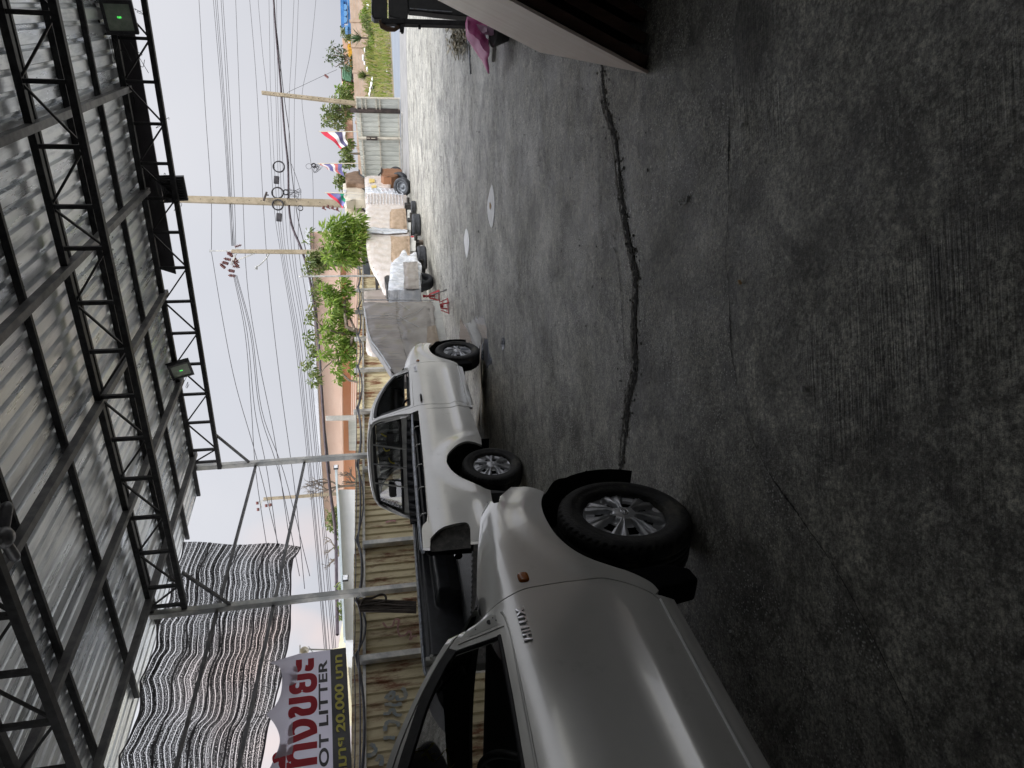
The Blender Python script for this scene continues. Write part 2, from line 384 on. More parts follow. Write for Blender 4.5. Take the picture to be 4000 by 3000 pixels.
strip('joint_lip', [G(x * k - 14, y * k) for x, y in ((1303, 185), (1312, 240), (1330, 300), (1343, 420), (1352, 480), (1368, 560), (1375, 600), (1372, 700), (1372, 800), (1360, 860), (1352, 930), (1345, 1000))], lambda t: .010 + .02 * sin(17 * t) ** 2, MSTN, .002, 13)
# smoother broomed slab under the camera, one thin sheet with its own broken edge
edge = [(1578, 250), (1576, 330), (1578, 430), (1572, 560), (1580, 650), (1584, 760), (1600, 850), (1630, 950), (1690, 1060), (1750, 1140), (1850, 1300), (1960, 1520)]
rnd = random.Random(5)
eg = [G(x * k, y * k) for x, y in edge]; eg = crom([(p.x, p.y) for p in eg], 12)
eg = [(x + rnd.uniform(-.006, .006), y + rnd.uniform(-.006, .006)) for x, y in eg]
MBR = ground_mat(True)
poly = eg + [(eg[-1][0] - 1.2, eg[-1][1] - 2.2), (-1.2, -2.5), (3.4, -2.5), (3.4, eg[0][1] - .6)]
strip('slab_edge', [(x, y) for x, y in eg[::6]], lambda t: .003 + .006 * max(0, sin(19 * t)) ** 3, MCR, .0065, 17)
b = MB(); b.prism(poly, .0, .005, lambda u, v, c: (u, v, c)); tag(b.build('concrete_slab', MBR), kind='structure')
strip('slab_crack', [G(2000 + a * .452, 750 + c * .452) for a, c in ((880, 480), (905, 540), (930, 700), (950, 950), (965, 1200), (975, 1450))], lambda t: .006, MCR, .004, 9)
# public road, kerb and verge beyond the gate
MRD = M('road_concrete', (.155, .18, .22), (.19, .215, .25), .6, .55, world=True)
A1, A2 = G(1561, 122), G(1568, 640); Bq1, Bq2 = G(1522, 30), G(1521, 420)
def ext(p, q, t): return p + (q - p) * t
b = MB(); b.add([(*ext(A1, A2, -1.6).xy, .004), (*ext(A1, A2, 3).xy, .004), (*(ext(A1, A2, 3) + Vector((4, 14, 0))).xy, .004), (*ext(Bq1, Bq2, 2.4).xy, .004), (*ext(Bq1, Bq2, -1.2).xy, .004)], [(0, 1, 2, 3, 4)])
tag(b.build('road', MRD), kind='structure')
MAP = M('pale_apron', (.19, .19, .185), (.25, .245, .24), 1.2, .7, world=True, bump=.3)
A3, A4 = G(1585, 60), G(1600, 700)
b = MB(); b.add([(*ext(A1, A2, -1.5).xy, .004), (*ext(A3, A4, -1.5).xy, .004), (*ext(A3, A4, 1.1).xy, .004), (*ext(A1, A2, 1.1).xy, .004)], [(0, 1, 2, 3)])
tag(b.build('road_apron', MAP), kind='structure')

# ------------------------------------------------------------------ the open steel shed
SX = dict(loc=(0, 0, 0), rz=SROT)
shed = thing('steel_shed', 'open steel shed with black trusses and bare zinc roof overhead', 'shed', **SX)
def zr(a, c): return 5.72 + .03 * (a - 13.5) + .0246 * (c - 9.1)
MZ = M('zinc_sheet', (.72, .76, .82), (.90, .92, .95), 1.4, .26, .65, bump=.12, bscale=2.5, stretch=(.35, 2.2, 1), c3=(.58, .61, .66), s3=2.2, lo3=.48, hi3=.62, rough2=.42)
MBK = M('black_steel', (.010, .010, .012), (.03, .03, .033), 9, .5, .2)
MGY = M('grey_purlin_steel', (.11, .11, .12), (.18, .18, .185), 5, .5, .5)
MGP = M('galvanised_post', (.36, .37, .37), (.62, .61, .57), 3, .45, .5, c3=(.16, .13, .1), s3=2.5, lo3=.62, hi3=.8)
b = MB(); pit = .2173; prof = []
c = -13.04
while c < 9.95:
    prof += [(c, 0), (c + pit - .075, 0), (c + pit - .055, .046), (c + pit - .02, .046)]; c += pit
prof.append((c, 0))
AS = [13.78, 9.6, 4.8, 0, -4, -8.6]
vs = [(a, q, zr(a, q) + h) for a in AS for q, h in prof]; L = len(prof)
b.add(vs, [(i * L + j, i * L + j + 1, (i + 1) * L + j + 1, (i + 1) * L + j) for i in range(len(AS) - 1) for j in range(L - 1)])
o = b.build('roof_sheet', MZ, shed); sm_ = o.modifiers.new('thickness', 'SOLIDIFY'); sm_.thickness = .002
for a, cx in ((13.5, 10.0), (12.08, 10.05), (10.7, 9.9), (9.5, 9.75), (8.0, 9.75), (6.45, 9.75), (5.05, 9.75), (3.6, 9.75), (2.1, 9.75), (.6, 9.75), (-1, 9.75), (-3, 9.75), (-5, 9.75), (-7, 9.75)):
    b = MB(); b.bar((a, -12.9, zr(a, -12.9) - .045), (a, cx, zr(a, cx) - .045), .05, .08); b.build('purlin', MBK, shed)
for c in (-10, -8.2, -6.3, -4.4, -2.5, -.55, 1.38, 3.07, 5.02, 6.95, 8.8):
    b = MB(); p, q = (-8.4, c, zr(-8.4, c) - .14), (13.45, c, zr(13.45, c) - .14)
    b.bar(p, q, .07, .10)
    b.bar((p[0], c + .045, p[2] - .046), (q[0], c + .045, q[2] - .046), .03, .006); b.build('rafter', MGY, shed)
def truss(a, c1, c0, zoff, verts, wb, dirs0=0):
    t = MB(); zb = lambda c: 5.08 + .0246 * (c - 9.1) + zoff; zt = lambda c: zb(c) + .52
    t.bar((a, c1, zb(c1)), (a, c0, zb(c0)), wb, wb)
    T = t.build('truss', MBK, shed, bevel=.004)
    u = MB(); u.bar((a, c1, zt(c1)), (a, c0, zt(c0)), wb, wb); u.build('top_chord', MBK, T, bevel=.004)
    for i, c in enumerate(verts):
        v = MB(); v.bar((a, c, zb(c)), (a, c, zt(c)), .05, .05, (0, 1, 0)); v.build('strut', MBK, T)
        if i + 1 < len(verts):
            d = verts[i + 1]; v = MB()
            if (i + dirs0) % 2: v.bar((a, c, zt(c)), (a, d, zb(d)), .026, .026)
            else: v.bar((a, c, zb(c)), (a, d, zt(d)), .026, .026)
            v.build('web_rod', MBK, T)
    return T
vT1 = [8.95, 8.63, 7.93, 7.24, 6.54, 5.85, 5.18, 4.5, 3.82, 3.2, 2.59, 1.93, 1.27, .62, -.05, -.7, -1.4, -2.1, -2.8, -3.5]
truss(13.3, 9.15, -12.5, 0, vT1, .085, 1)
vT2 = [9.0, 8.57, 7.82, 7.11, 6.37, 5.66, 4.95, 4.25, 3.55, 2.82, 2.3, 1.6, .9, .22, -.5, -1.2, -1.9, -2.6, -3.3]
truss(9.15, 9.15, -12.5, -.135, vT2, .085, 1)
vT3 = [9.0 - .71 * i for i in range(22)]
truss(4.9, 9.15, -12.5, -.29, vT3, .085, 0)
truss(.6, 9.15, -12.5, -.41, vT3, .085, 0)
truss(-3.8, 9.15, -12.5, -.54, vT3, .085, 0)
for a in (13.4, 9.12, 4.85, .55, -3.8):
    b = MB(); zt = zr(a, 9.15) - .1
    b.box(a - .055, a + .055, 9.15 - .055, 9.15 + .055, 0, zt); P_ = b.build('post', MGP if a > 5 else MBK, shed, bevel=.006)
    b = MB(); b.box(a - .12, a + .12, 9.03, 9.27, 0, .014); b.build('base_plate', MGP, P_)
    b = MB(); zb = zr(a, 8.25) - .60 - (.13 if a < 12 else 0); b.bar((a, 9.1, zb - .62), (a, 8.28, zb), .045, .045); b.build('knee_brace', MGY, shed)
for z0, z1, w_ in ((4.34, 4.48, .05), (3.28, 3.62, .05)):
    b = MB(); b.bar((13.34, 9.2, z0), (4.9, 9.2, z0 + (z1 - z0) * 1.35), w_, w_); b.build('girt', MGY, shed)
# dark fascia board hung outside the front truss
MFA = M('dark_sheet', (.045, .042, .05), (.065, .06, .07), 2.5, .45, .1)
fp = [(4.62, zr(13.64, 4.62) - .03), (4.74, 5.28), (.2, 5.17), (-5, 5.04), (-5, zr(13.64, -5) - .03)]
b = MB(); b.prism(fp, 13.62, 13.66, lambda u, v, q: (q, u, v)); FB = b.build('fascia_board', MFA, shed)
for c_ in (4.2, 2.9, 1.6, .4, -1):
    b = MB(); b.box(13.60, 13.62, c_ - .06, c_ + .06, 5.38, 5.392); b.build('fixing_strap', MBK, FB)
MWL = M('unseen_wall_sheet', (.10, .10, .10), (.16, .155, .15), 2, .6, .3)
def corr(b, p0, p1, z0, z1, pit=.25, dep=.03, zt=None):
    """vertical-rib sheet between ground points p0,p1 (x,y)"""
    p0 = Vector(p0); p1 = Vector(p1); L = (p1 - p0).length; d = (p1 - p0) / L; n = Vector((d.y, -d.x)); s = 0; pr = []
    while s < L:
        for ds, h in ((0, 0), (pit * .62, 0), (pit * .72, dep), (pit * .9, dep)):
            if s + ds <= L: pr.append((s + ds, h))
        s += pit
    pr.append((L, 0)); vs = []
    for s, h in pr:
        q = p0 + d * s + n * h; top = z1 if zt is None else z1 + (zt - z1) * s / L
        vs += [(q.x, q.y, z0), (q.x, q.y, top)]
    b.add(vs, [(2 * i, 2 * i + 1, 2 * i + 3, 2 * i + 2) for i in range(len(pr) - 1)])


b = MB(); corr(b, (-8.5, 9.7), (-8.5, -13), 0, 5.2); b.build('unseen_back_wall', MWL, shed)  # unseen wall, added to shut out light from behind the camera
b = MB(); corr(b, (-8.5, -6.5), (4.2, -6.5), 0, 4.6); b.build('unseen_side_wall', MWL, shed)  # unseen partial wall, added to darken the floor near the camera
# flood lights on the front truss
MLB = M('flood_housing', (.02, .02, .024), (.035, .035, .04), 20, .45, .2)
MLG = M('flood_glass', (.20, .25, .20), (.27, .31, .26), 14, .22, 0, bump=.2, bscale=200)
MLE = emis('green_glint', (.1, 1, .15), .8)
def flood(a, c, z, wd, hg, label, yaw, tilt, back=False):
    r = thing('flood_light', label, 'flood light', W(a, c, z), SROT + yaw, 'flood lights on the front truss')
    r.rotation_euler = (0, tilt, SROT + yaw)
    h = MB(); h.box(-.03, .05, -wd / 2, wd / 2, -hg / 2, hg / 2)
    for i in range(9):
        y = -wd / 2 + .04 + i * (wd - .08) / 8; h.box(.05, .085, y - .006, y + .006, -hg / 2 + .04, hg / 2 - .04)
    h.build('housing', MLB, r, bevel=.008)
    q = MB(); e = .05
    for (y0, y1, z0, z1) in ((-wd / 2, wd / 2, hg / 2 - e, hg / 2), (-wd / 2, wd / 2, -hg / 2, -hg / 2 + e), (-wd / 2, -wd / 2 + e, -hg / 2 + e, hg / 2 - e), (wd / 2 - e, wd / 2, -hg / 2 + e, hg / 2 - e)):
        q.box(-.05, -.031, y0, y1, z0, z1)
    q.build('bezel', MLB, r, bevel=.004)
    q = MB(); q.box(-.036, -.031, -wd / 2 + e, wd / 2 - e, -hg / 2 + e, hg / 2 - e); gl = q.build('lens', MLG, r)
    if not back:
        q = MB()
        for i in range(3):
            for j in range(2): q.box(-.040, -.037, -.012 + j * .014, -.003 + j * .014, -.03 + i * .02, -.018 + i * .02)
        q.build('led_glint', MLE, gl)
    q = MB(); q.bar((.02, -wd / 2 - .015, 0), (.02, -wd / 2 - .015, hg / 2 + .08), .03, .008); q.bar((.02, wd / 2 + .015, 0), (.02, wd / 2 + .015, hg / 2 + .08), .03, .008)
    q.bar((.02, -wd / 2 - .02, hg / 2 + .08), (.02, wd / 2 + .02, hg / 2 + .08), .03, .008, (1, 0, 0)); q.build('bracket', MLB, r)
    return r
flood(13.16, 6.58, 5.42, .44, .42, 'square flood light tilted on the truss nearest the fence end', radians(-24), radians(-20))
flood(13.12, .32, 5.22, .48, .46, 'square flood light against the dark fascia board at far end', radians(-10), radians(-6))
flood(13.42, 3.05, 4.97, .44, .40, 'flood light facing outwards with finned back towards the yard', radians(176), radians(8), True)
lw = thing('loose_wiring', 'loose curly wires hanging from the front truss beside flood lights', 'wiring', **SX)
rr = random.Random(4)
for k_ in range(16):
    c0 = rr.choice([.1, .9, 3.1, 3.3, 1.9, 6.9]); p = Vector((13.2, c0 + rr.uniform(-.2, .2), 5.2 + rr.uniform(-.3, .25))); b = MB()
    pts = [p + Vector((rr.uniform(-.05, .05), rr.uniform(-.22, .22) * s_ * .3, rr.uniform(-.16, .12) * s_ * .35)) for s_ in range(5)]
    b.tube(crom([tuple(q) for q in pts], 5), .0045, 4); b.build('wire_end', MBK, lw)

# ceiling fan, only its hub and two blades show
MFN = M('fan_grey', (.10, .105, .115), (.14, .14, .15), 8, .35, .3)
fc = D(10, 2100, 6.0)
r = thing('ceiling_fan', 'grey ceiling fan with stubby rounded blades hung under the roof', 'fan', fc)
b = MB(); b.lathe([(0.0, .07), (.05, .06), (.085, .02), (.09, -.03), (.05, -.07), (0, -.075)], 24, 'z'); b.build('motor_housing', MFN, r)
for t_ in (20, 140, 260):
    d = Vector((cos(radians(t_)), sin(radians(t_)), 0)); b = MB(); b.tube([d * .07, d * .12, d * .24, d * .27, d * .285], [.04, .042, .045, .035, .01], 12); b.build('blade', MFN, r)
b = MB(); b.tube([(0, 0, .06), (0, 0, zr(*AC(fc)[:2]) - fc.z - .1)], .012, 8); b.build('down_rod', MGY, r)

# shade net
def net_mat():
    m = bpy.data.materials.new('shade_net_weave'); m.use_nodes = True; t = m.node_tree; b = t.nodes['Principled BSDF']
    tc = t.nodes.new('ShaderNodeTexCoord'); sp = t.nodes.new('ShaderNodeSeparateXYZ'); lk(t, tc.outputs['UV'], sp.inputs[0])
    def nz(st, sc, det=3):
        mp = t.nodes.new('ShaderNodeMapping'); mp.inputs['Scale'].default_value = st; lk(t, tc.outputs['UV'], mp.inputs[0])
        n = t.nodes.new('ShaderNodeTexNoise'); n.inputs['Scale'].default_value = sc; n.inputs['Detail'].default_value = det; n.inputs['Roughness'].default_value = .7
        lk(t, mp.outputs[0], n.inputs['Vector']); return n.outputs['Fac']
    def math_(op, a, b2=None, v=None):
        x = t.nodes.new('ShaderNodeMath'); x.operation = op; lk(t, a, x.inputs[0])
        if b2 is not None: lk(t, b2, x.inputs[1])
        if v is not None: x.inputs[1].default_value = v
        return x.outputs[0]
    # UV in metres: x along, y down
    fine = nz((1, 1.35, 1), 56, 2)
    band = math_('SINE', math_('MULTIPLY', sp.outputs[1], v=pi / .098))
    sharp = math_('POWER', math_('ABSOLUTE', band), v=55.0)
    row = nz((.12, 7, 1), 2.6, 3); big = nz((.8, 1, 1), 1.1, 2)
    s = math_('ADD', math_('MULTIPLY', fine, v=2.6), math_('MULTIPLY', sharp, v=.75))
    s = math_('ADD', s, math_('MULTIPLY', row, v=1.15)); s = math_('ADD', s, math_('MULTIPLY', big, v=.22))
    hole = t.nodes.new('ShaderNodeMapRange'); hole.inputs[1].default_value = 2.12; hole.inputs[2].default_value = 2.32; lk(t, s, hole.inputs[0])
    tr = t.nodes.new('ShaderNodeBsdfTransparent'); ms = t.nodes.new('ShaderNodeMixShader')
    b.inputs['Base Color'].default_value = (.012, .012, .014, 1); b.inputs['Roughness'].default_value = .8
    lk(t, hole.outputs[0], ms.inputs[0]); lk(t, b.outputs[0], ms.inputs[1]); lk(t, tr.outputs[0], ms.inputs[2]); lk(t, ms.outputs[0], t.nodes['Material Output'].inputs[0])
    return m
NM = net_mat()
netroot = thing('shade_net', 'black and white striped shade net hanging from the roof edge', 'shade net', **SX)
a0, a1 = 3.2, 11.35; NXn, NYn = 120, 44
def netpt(u, v):
    a = a0 + (a1 - a0) * u
    seam = [4.7, 5.9, 6.9, 7.75, 9.1]
    zt = zr(a, 9.5) - .12 - .10 * abs(sin((a - 3.2) * 2.6)) * (1 - .6 * max(0, (a - 9) / 2))
    if a > 9.3: zt -= (a - 9.3) * .03
    zb = 3.30 + .07 * sin(a * 1.3) + (.26 * max(0, 9.6 - a) / 6 if a < 9.6 else -.05 * (a - 9.6)) * .6
    if a > 10.9: zb -= .08 * (a - 10.9) / .45
    z = zt + (zb - zt) * v
    c = 9.50 + .045 * sin(a * 5.2) * (.4 + .6 * sin(v * 3)) + .02 * sin(a * 11 + v * 4) + .04 * sin(v * 9 + a * 2)
    aa = a + .05 * sin(v * 5 + a) - (.42 * v if a > 11.0 else .42 * v * max(0, (a - 8.5) / 2.5))
    return (aa, c, z)
b = MB(); b.grid(NXn, NYn, netpt); o = b.build('net_sheet', NM, netroot, normals=False)
uv = o.data.uv_layers.new(name='UVMap')
for p in o.data.polygons:
    for li in p.loop_indices:
        vi = o.data.loops[li].vertex_index; i, j = divmod(vi, NYn + 1); a = a0 + (a1 - a0) * i / NXn
        wav = .028 * sin(a * 3.1 + .6 * sin(a * 1.7)) + .014 * sin(a * 6.3 + 1 + j * .05) + .006 * sin(a * 15 + j * .1)
        uv.data[li].uv = (a, j / NYn * 2.35 + wav)
MSE = M('net_seam', (.09, .085, .10), None, rough=.7)
for vv in (0.0, .22, .47, .72, 1.0):
    b = MB(); pts = [netpt(i / 90, vv) for i in range(91)]
    wv = .015
    vs = []; 
    for p in pts: vs += [(p[0], p[1] - .006, p[2] - wv), (p[0], p[1] - .006, p[2] + wv)]
    b.add(vs, [(2 * i, 2 * i + 2, 2 * i + 3, 2 * i + 1) for i in range(90)]); b.build('hem_band', MSE, netroot)

# banner
ban = thing('banner', 'white banner with red Thai words above NOT LITTER and a black strip', 'banner', **SX)
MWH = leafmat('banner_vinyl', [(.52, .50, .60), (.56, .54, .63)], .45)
MBB = M('banner_black', (.018, .018, .02), (.03, .03, .03), 5, .4)
MRE = leafmat('banner_red', [(.56, .01, .035), (.60, .02, .045)], .35); MYE = leafmat('banner_yellow', [(.85, .78, .16), (.85, .78, .18)], .3); MDK = M('banner_ink', (.015, .012, .015), None, rough=.4)
# bottom edge runs from (7.8,2.26) to (6.1,2.20)
zl = lambda a: .055 * (a - 7.8)
def bc(a, z): return 9.06 + .012 * sin(a * 3.1) + .01 * sin(a * 7)
def banpt(u, v):
    a = 7.84 - 5.6 * u; zt = 3.16 + zl(a); sc = .22 * abs(sin((a - 7.84) * pi / .98)) ; top = zt + .27 - sc
    if v < .5: z = 2.26 + zl(a) + (zt - .18 - 2.26 - zl(a)) * v / .5; off = 0
    else: q = (v - .5) / .5; z = (zt - .18) + (top - zt + .18) * q; off = .08 * q * sin((a - 7.84) * pi / .49 + 1) + .05 * q * sin(a * 9)
    return (a, bc(a, z) + off, z)
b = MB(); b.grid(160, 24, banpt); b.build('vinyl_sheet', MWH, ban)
b = MB(); b.grid(120, 3, lambda u, v: (7.845 - 5.6 * u, bc(7.845 - 5.6 * u, 0) - .004, 2.255 + zl(7.84 - 5.6 * u) + .245 * v)); b.build('black_strip', MBB, ban)
def bt(z_off): return lambda x, z, d: (x, bc(x, 0) - z_off - d, z + zl(x))
fit_text('red_lettering', 'ห้ามทิ้งขยะ', MRE, ban, 4.85, 7.72, 2.70, 3.30, bt(.005), .002, .035)
fit_text('english_lettering', 'DO NOT LITTER', MDK, ban, 4.95, 7.66, 2.55, 2.685, bt(.005), .002, .03, 1.05)
fit_text('fine_lettering', 'ฝ่าฝืนปรับตามกฎหมาย 20,000 บาท', MYE, ban, 3.7, 7.72, 2.285, 2.475, bt(.008), .002, .03)
b = MB(); 
for a in (7.82, 7.35, 6.86, 5.88, 4.9, 3.92): b.tube([(a, 9.08, 3.42 + zl(a)), (a + .02, 9.14, 3.50 + .03 * (7.8 - a))], .006, 5)
b.build('tie_cord', MBK, ban)

# ------------------------------------------------------------------ corrugated boundary fence
MFE = M('rusty_fence_sheet', (.72, .64, .42), (.54, .46, .28), 3.5, .6, .1, stretch=(1.2, 1.2, .35), c3=(.22, .09, .04), s3=3.0, lo3=.50, hi3=.62, bump=.1, lo=.35, hi=.65)
fen = thing('corrugated_fence', 'rusty cream corrugated metal fence running behind the trucks', 'fence', **SX)
aa = [0.6, 3.1, 5.6, 8.1, 10.6, 13.1, 15.6, 18.1, 20.6, 23.1, 25.6, 28.3]
for i in range(len(aa) - 1):
    b = MB(); corr(b, (aa[i] + .005, 9.6 + .01 * (i % 2)), (aa[i + 1] + .03, 9.6 + .01 * (i % 2)), .02 + .01 * (i % 3), 2.22 - .012 * i, .2, .03); b.build('fence_sheet', MFE, fen)
b = MB(); b.bar((.6, 9.56, 2.02), (28.3, 9.56, 1.93), .05, .05); b.build('top_rail', MGP, fen)
b = MB(); b.bar((.6, 9.57, .7), (28.3, 9.57, .7), .04, .04); b.build('bottom_rail', MGP, fen)
MPC = M('concrete_post', (.36, .36, .33), (.5, .49, .46), 4, .8)
for i, a in enumerate((2.9, 5.4, 7.93, 10.73, 13.3, 15.94, 18.35, 20.57, 22.83, 24.97, 27.62)):
    b = MB(); b.box(a - .06, a + .06, 9.42, 9.53, 0, 2.12 + (.1 if a > 14 else -.12 if a > 9.5 else .0)); b.build('fence_post', MPC if a > 14 else MGP, fen, bevel=.006)
MGB = M('spray_blue', (.24, .29, .31), (.36, .36, .31), 9, .7); MGR = M('spray_magenta', (.42, .20, .20), (.48, .30, .26), 9, .7)
def spray(name, pts, mat, w=.02):
    b = MB(); vs = []; P = crom([(p[0], p[2]) for p in pts], 6); rr = random.Random(len(pts))
    for i, p in enumerate(P):
        q = P[min(i + 1, len(P) - 1)]; r = P[max(i - 1, 0)]; d = Vector((q[0] - r[0], q[1] - r[1])).normalized(); n = Vector((-d.y, d.x)) * w * rr.uniform(.7, 1.2)
        vs += [(p[0] + n.x, 9.563, p[1] + n.y), (p[0] - n.x, 9.563, p[1] - n.y)]
    b.add(vs, [(2 * i, 2 * i + 1, 2 * i + 3, 2 * i + 2) for i in range(len(P) - 1)]); b.build(name, mat, fen)
z8 = zm(1000, 2250, .452)
def s8(*pp): return [Cc(*z8(*p), 9.56) for p in pp]
spray('graffiti', s8((1095, 400), (1130, 440), (1180, 430), (1200, 375), (1235, 380), (1225, 440), (1240, 510), (1290, 510), (1320, 475), (1340, 500), (1330, 550), (1360, 520), (1390, 520)), MGR, .018)
for pp in (((1120, 1060), (1150, 1020), (1190, 1000), (1180, 1050), (1140, 1065)), ((1260, 965), (1285, 990), (1290, 1050), (1230, 1065), (1215, 1030)),
           ((1110, 1110), (1150, 1105), (1200, 1115), (1260, 1100)), ((1100, 1190), (1150, 1185), (1160, 1160), (1190, 1155), (1200, 1190), (1240, 1200), (1260, 1190)),
           ((1115, 1340), (1120, 1290), (1150, 1255), (1220, 1265), (1235, 1300)), ((1100, 1400), (1150, 1395), (1200, 1400)),
           ((950, 1550), (1000, 1545), (1035, 1510), (1020, 1470), (985, 1450)), ((1040, 1600), (1060, 1560), (1090, 1570), (1080, 1640))):
    spray('graffiti', s8(*pp), MGB, .03)
z7b = zm(1000, 1500, .452)
spray('graffiti', [Cc(*z7b(a, b_), 9.56) for a, b_ in ((1120, 1195), (1160, 1182), (1210, 1180))], MGR, .03)
# cable bundle slung along the fence top
MCB = M('cable_grey', (.06, .062, .075), (.10, .10, .115), 10, .5)
for j, (dz, sg, r_) in enumerate(((0, .10, .022), (.03, .16, .017), (-.02, .05, .014), (.05, .03, .010))):
    pts = []
    pa = [1.0, 3.0, 5.4, 7.93, 9.12, 10.73, 13.3, 15.94, 18.35, 20.57, 22.83, 24.97, 27.6]
    for i in range(len(pa) - 1):
        pts += catenary((pa[i], 9.36 - .02 * j, 2.1 + dz), (pa[i + 1], 9.36 - .02 * j, 2.1 + dz), sg * (.6 + .5 * ((i * 7 + j * 3) % 5) / 4), 8)[:-1]
    b = MB(); b.tube(pts, r_, 6); o = b.build('cable', MCB); o.rotation_euler = (0, 0, SROT)
    tag(o, ['thickest black cable slung along the top of the rusty fence', 'second black cable sagging deepest between the fence posts', 'thin dark cable lying on the top rail of the fence', 'thinnest wire stretched straight along the fence top'][j], 'cable', 'cables along the fence')
# bundle of old straps hung on the near post
MST = M('worn_strap', (.035, .028, .024), (.075, .06, .05), 20, .85, stretch=(1, 1, .3), bump=.5)
sr_ = thing('strap_bundle', 'bundle of old brown straps hanging from the near steel post', 'straps', **SX)
for j in range(7):
    c0 = Cc(*z8(885 + 4 * j, 215 + 14 * j), 9.02); c1 = Cc(*z8(1385, 240 + 13 * j), 9.02)
    b = MB(); b.tube([(c0[0], 9.02 + .012 * (j % 3), c0[2] + .02), (c0[0] * .6 + c1[0] * .4 + .02 * (j % 2), 9.0 + .02 * (j % 3), c0[2] * .6 + c1[2] * .4), (c1[0], 9.0, c1[2])], [.03, .034, .028], 7); b.build('strap', MST, sr_)
lp = [Cc(*z8(*p), 8.98) for p in ((900, 250), (930, 200), (1000, 190), (1080, 160), (1120, 175), (1115, 215), (1050, 235), (960, 250))]
b = MB(); b.tube(crom([tuple(p) for p in lp], 6), .02, 7); b.build('strap_loop', MST, sr_)
b = MB(); p = Cc(*z8(905, 180), 9.02); b.bar((p[0], 9.02, p[2] + .06), (p[0], 9.02, p[2] - .05), .02, .02); b.bar((p[0], 9.02, p[2]), (p[0] + .12, 9.02, p[2] + .01), .02, .02); b.build('hook', MGP, sr_)

# ------------------------------------------------------------------ pickup trucks
PW = M('pearl_white_paint', (.74, .735, .70), (.80, .79, .755), 1.5, .22, .33, coat=1, c3=(.50, .49, .45), s3=3.5, lo3=.60, hi3=.85)
PWI = M('white_inner_paint', (.60, .60, .56), (.68, .68, .63), 6, .5)
MRU = M('tyre_rubber', (.018, .018, .019), (.034, .033, .031), 14, .72, bump=.25, bscale=90, c3=(.10, .095, .07), s3=5, lo3=.56, hi3=.72)
MSV = M('wheel_silver', (.42, .43, .45), (.50, .51, .53), 12, .34, .55)
MDP = M('black_plastic', (.012, .012, .013), (.022, .022, .022), 30, .55)
MLN = M('bed_liner_plastic', (.016, .018, .022), (.03, .033, .04), 12, .32, bump=.1, bscale=120)
MCH = M('chrome', (.75, .76, .78), None, rough=.12, metal=1)
MGS = glassmat('side_glass', (.80, .84, .82)); MGW = glassmat('windshield_glass', (.62, .66, .64))
MAM = M('amber_lens', (.42, .12, .02), (.5, .16, .03), 30, .15, coat=.5)
MSC = M('yellow_marker', (.55, .48, .05), None, rough=.6)
MUN = M('underbody', (.02, .02, .02), (.05, .045, .04), 8, .8)
MPI = M('galv_pipe', (.30, .33, .38), (.44, .46, .5), 20, .4, .6, c3=(.2, .18, .16), s3=14)
MFL = M('flap_rubber', (.006, .006, .007), None, rough=.95, spec=.1)
MSIL = M('door_edge_highlight', (.92, .93, .92), None, rough=.5, metal=0)
MDU = M('dusty_inner_panel', (.045, .045, .042), (.085, .082, .075), 9, .75, c3=(.14, .13, .115), s3=16)
WT = [(.30, .80), (.36, .828), (.42, .850), (.48, .866), (.54, .878), (.58, .880), (.62, .869), (.66, .862), (.72, .861), (.80, .864), (.90, .868), (.98, .865), (1.04, .856), (1.09, .842), (1.14, .822), (1.25, .78), (1.40, .715), (1.55, .648), (1.64, .60), (1.70, .55), (1.8, .45)]
def pchip(T):
    x = [t[0] for t in T]; y = [t[1] for t in T]; n = len(x); d = [(y[i + 1] - y[i]) / (x[i + 1] - x[i]) for i in range(n - 1)]
    m_ = [d[0]] + [0 if d[i - 1] * d[i] <= 0 else (d[i - 1] + d[i]) / 2 for i in range(1, n - 1)] + [d[-1]]
    def f(v):
        v = min(max(v, x[0]), x[-1]); i = 0
        while i < n - 2 and v > x[i + 1]: i += 1
        h = x[i + 1] - x[i]; t = (v - x[i]) / h
        return (2 * t ** 3 - 3 * t * t + 1) * y[i] + (t ** 3 - 2 * t * t + t) * h * m_[i] + (-2 * t ** 3 + 3 * t * t) * y[i + 1] + (t ** 3 - t * t) * h * m_[i + 1]
    return f
Wf0 = pchip(WT)
Ws = pchip([(.30, .80), (.36, .828), (.42, .848), (.50, .861), (.60, .867), (.72, .868), (.80, .868), (.90, .868), (.98, .865), (1.04, .856), (1.09, .842), (1.14, .822), (1.25, .78), (1.40, .715), (1.55, .648), (1.64, .60), (1.70, .55), (1.8, .45)])
Wf = Ws
hoodz = pchip([(2.3, 1.175), (2.5, 1.155), (2.75, 1.13), (2.94, 1.10), (3.11, 1.066), (3.25, 1.035), (3.372, .988), (3.45, .96)])
def sst(a, b_, x): t = min(max((x - a) / (b_ - a), 0), 1); return t * t * (3 - 2 * t)
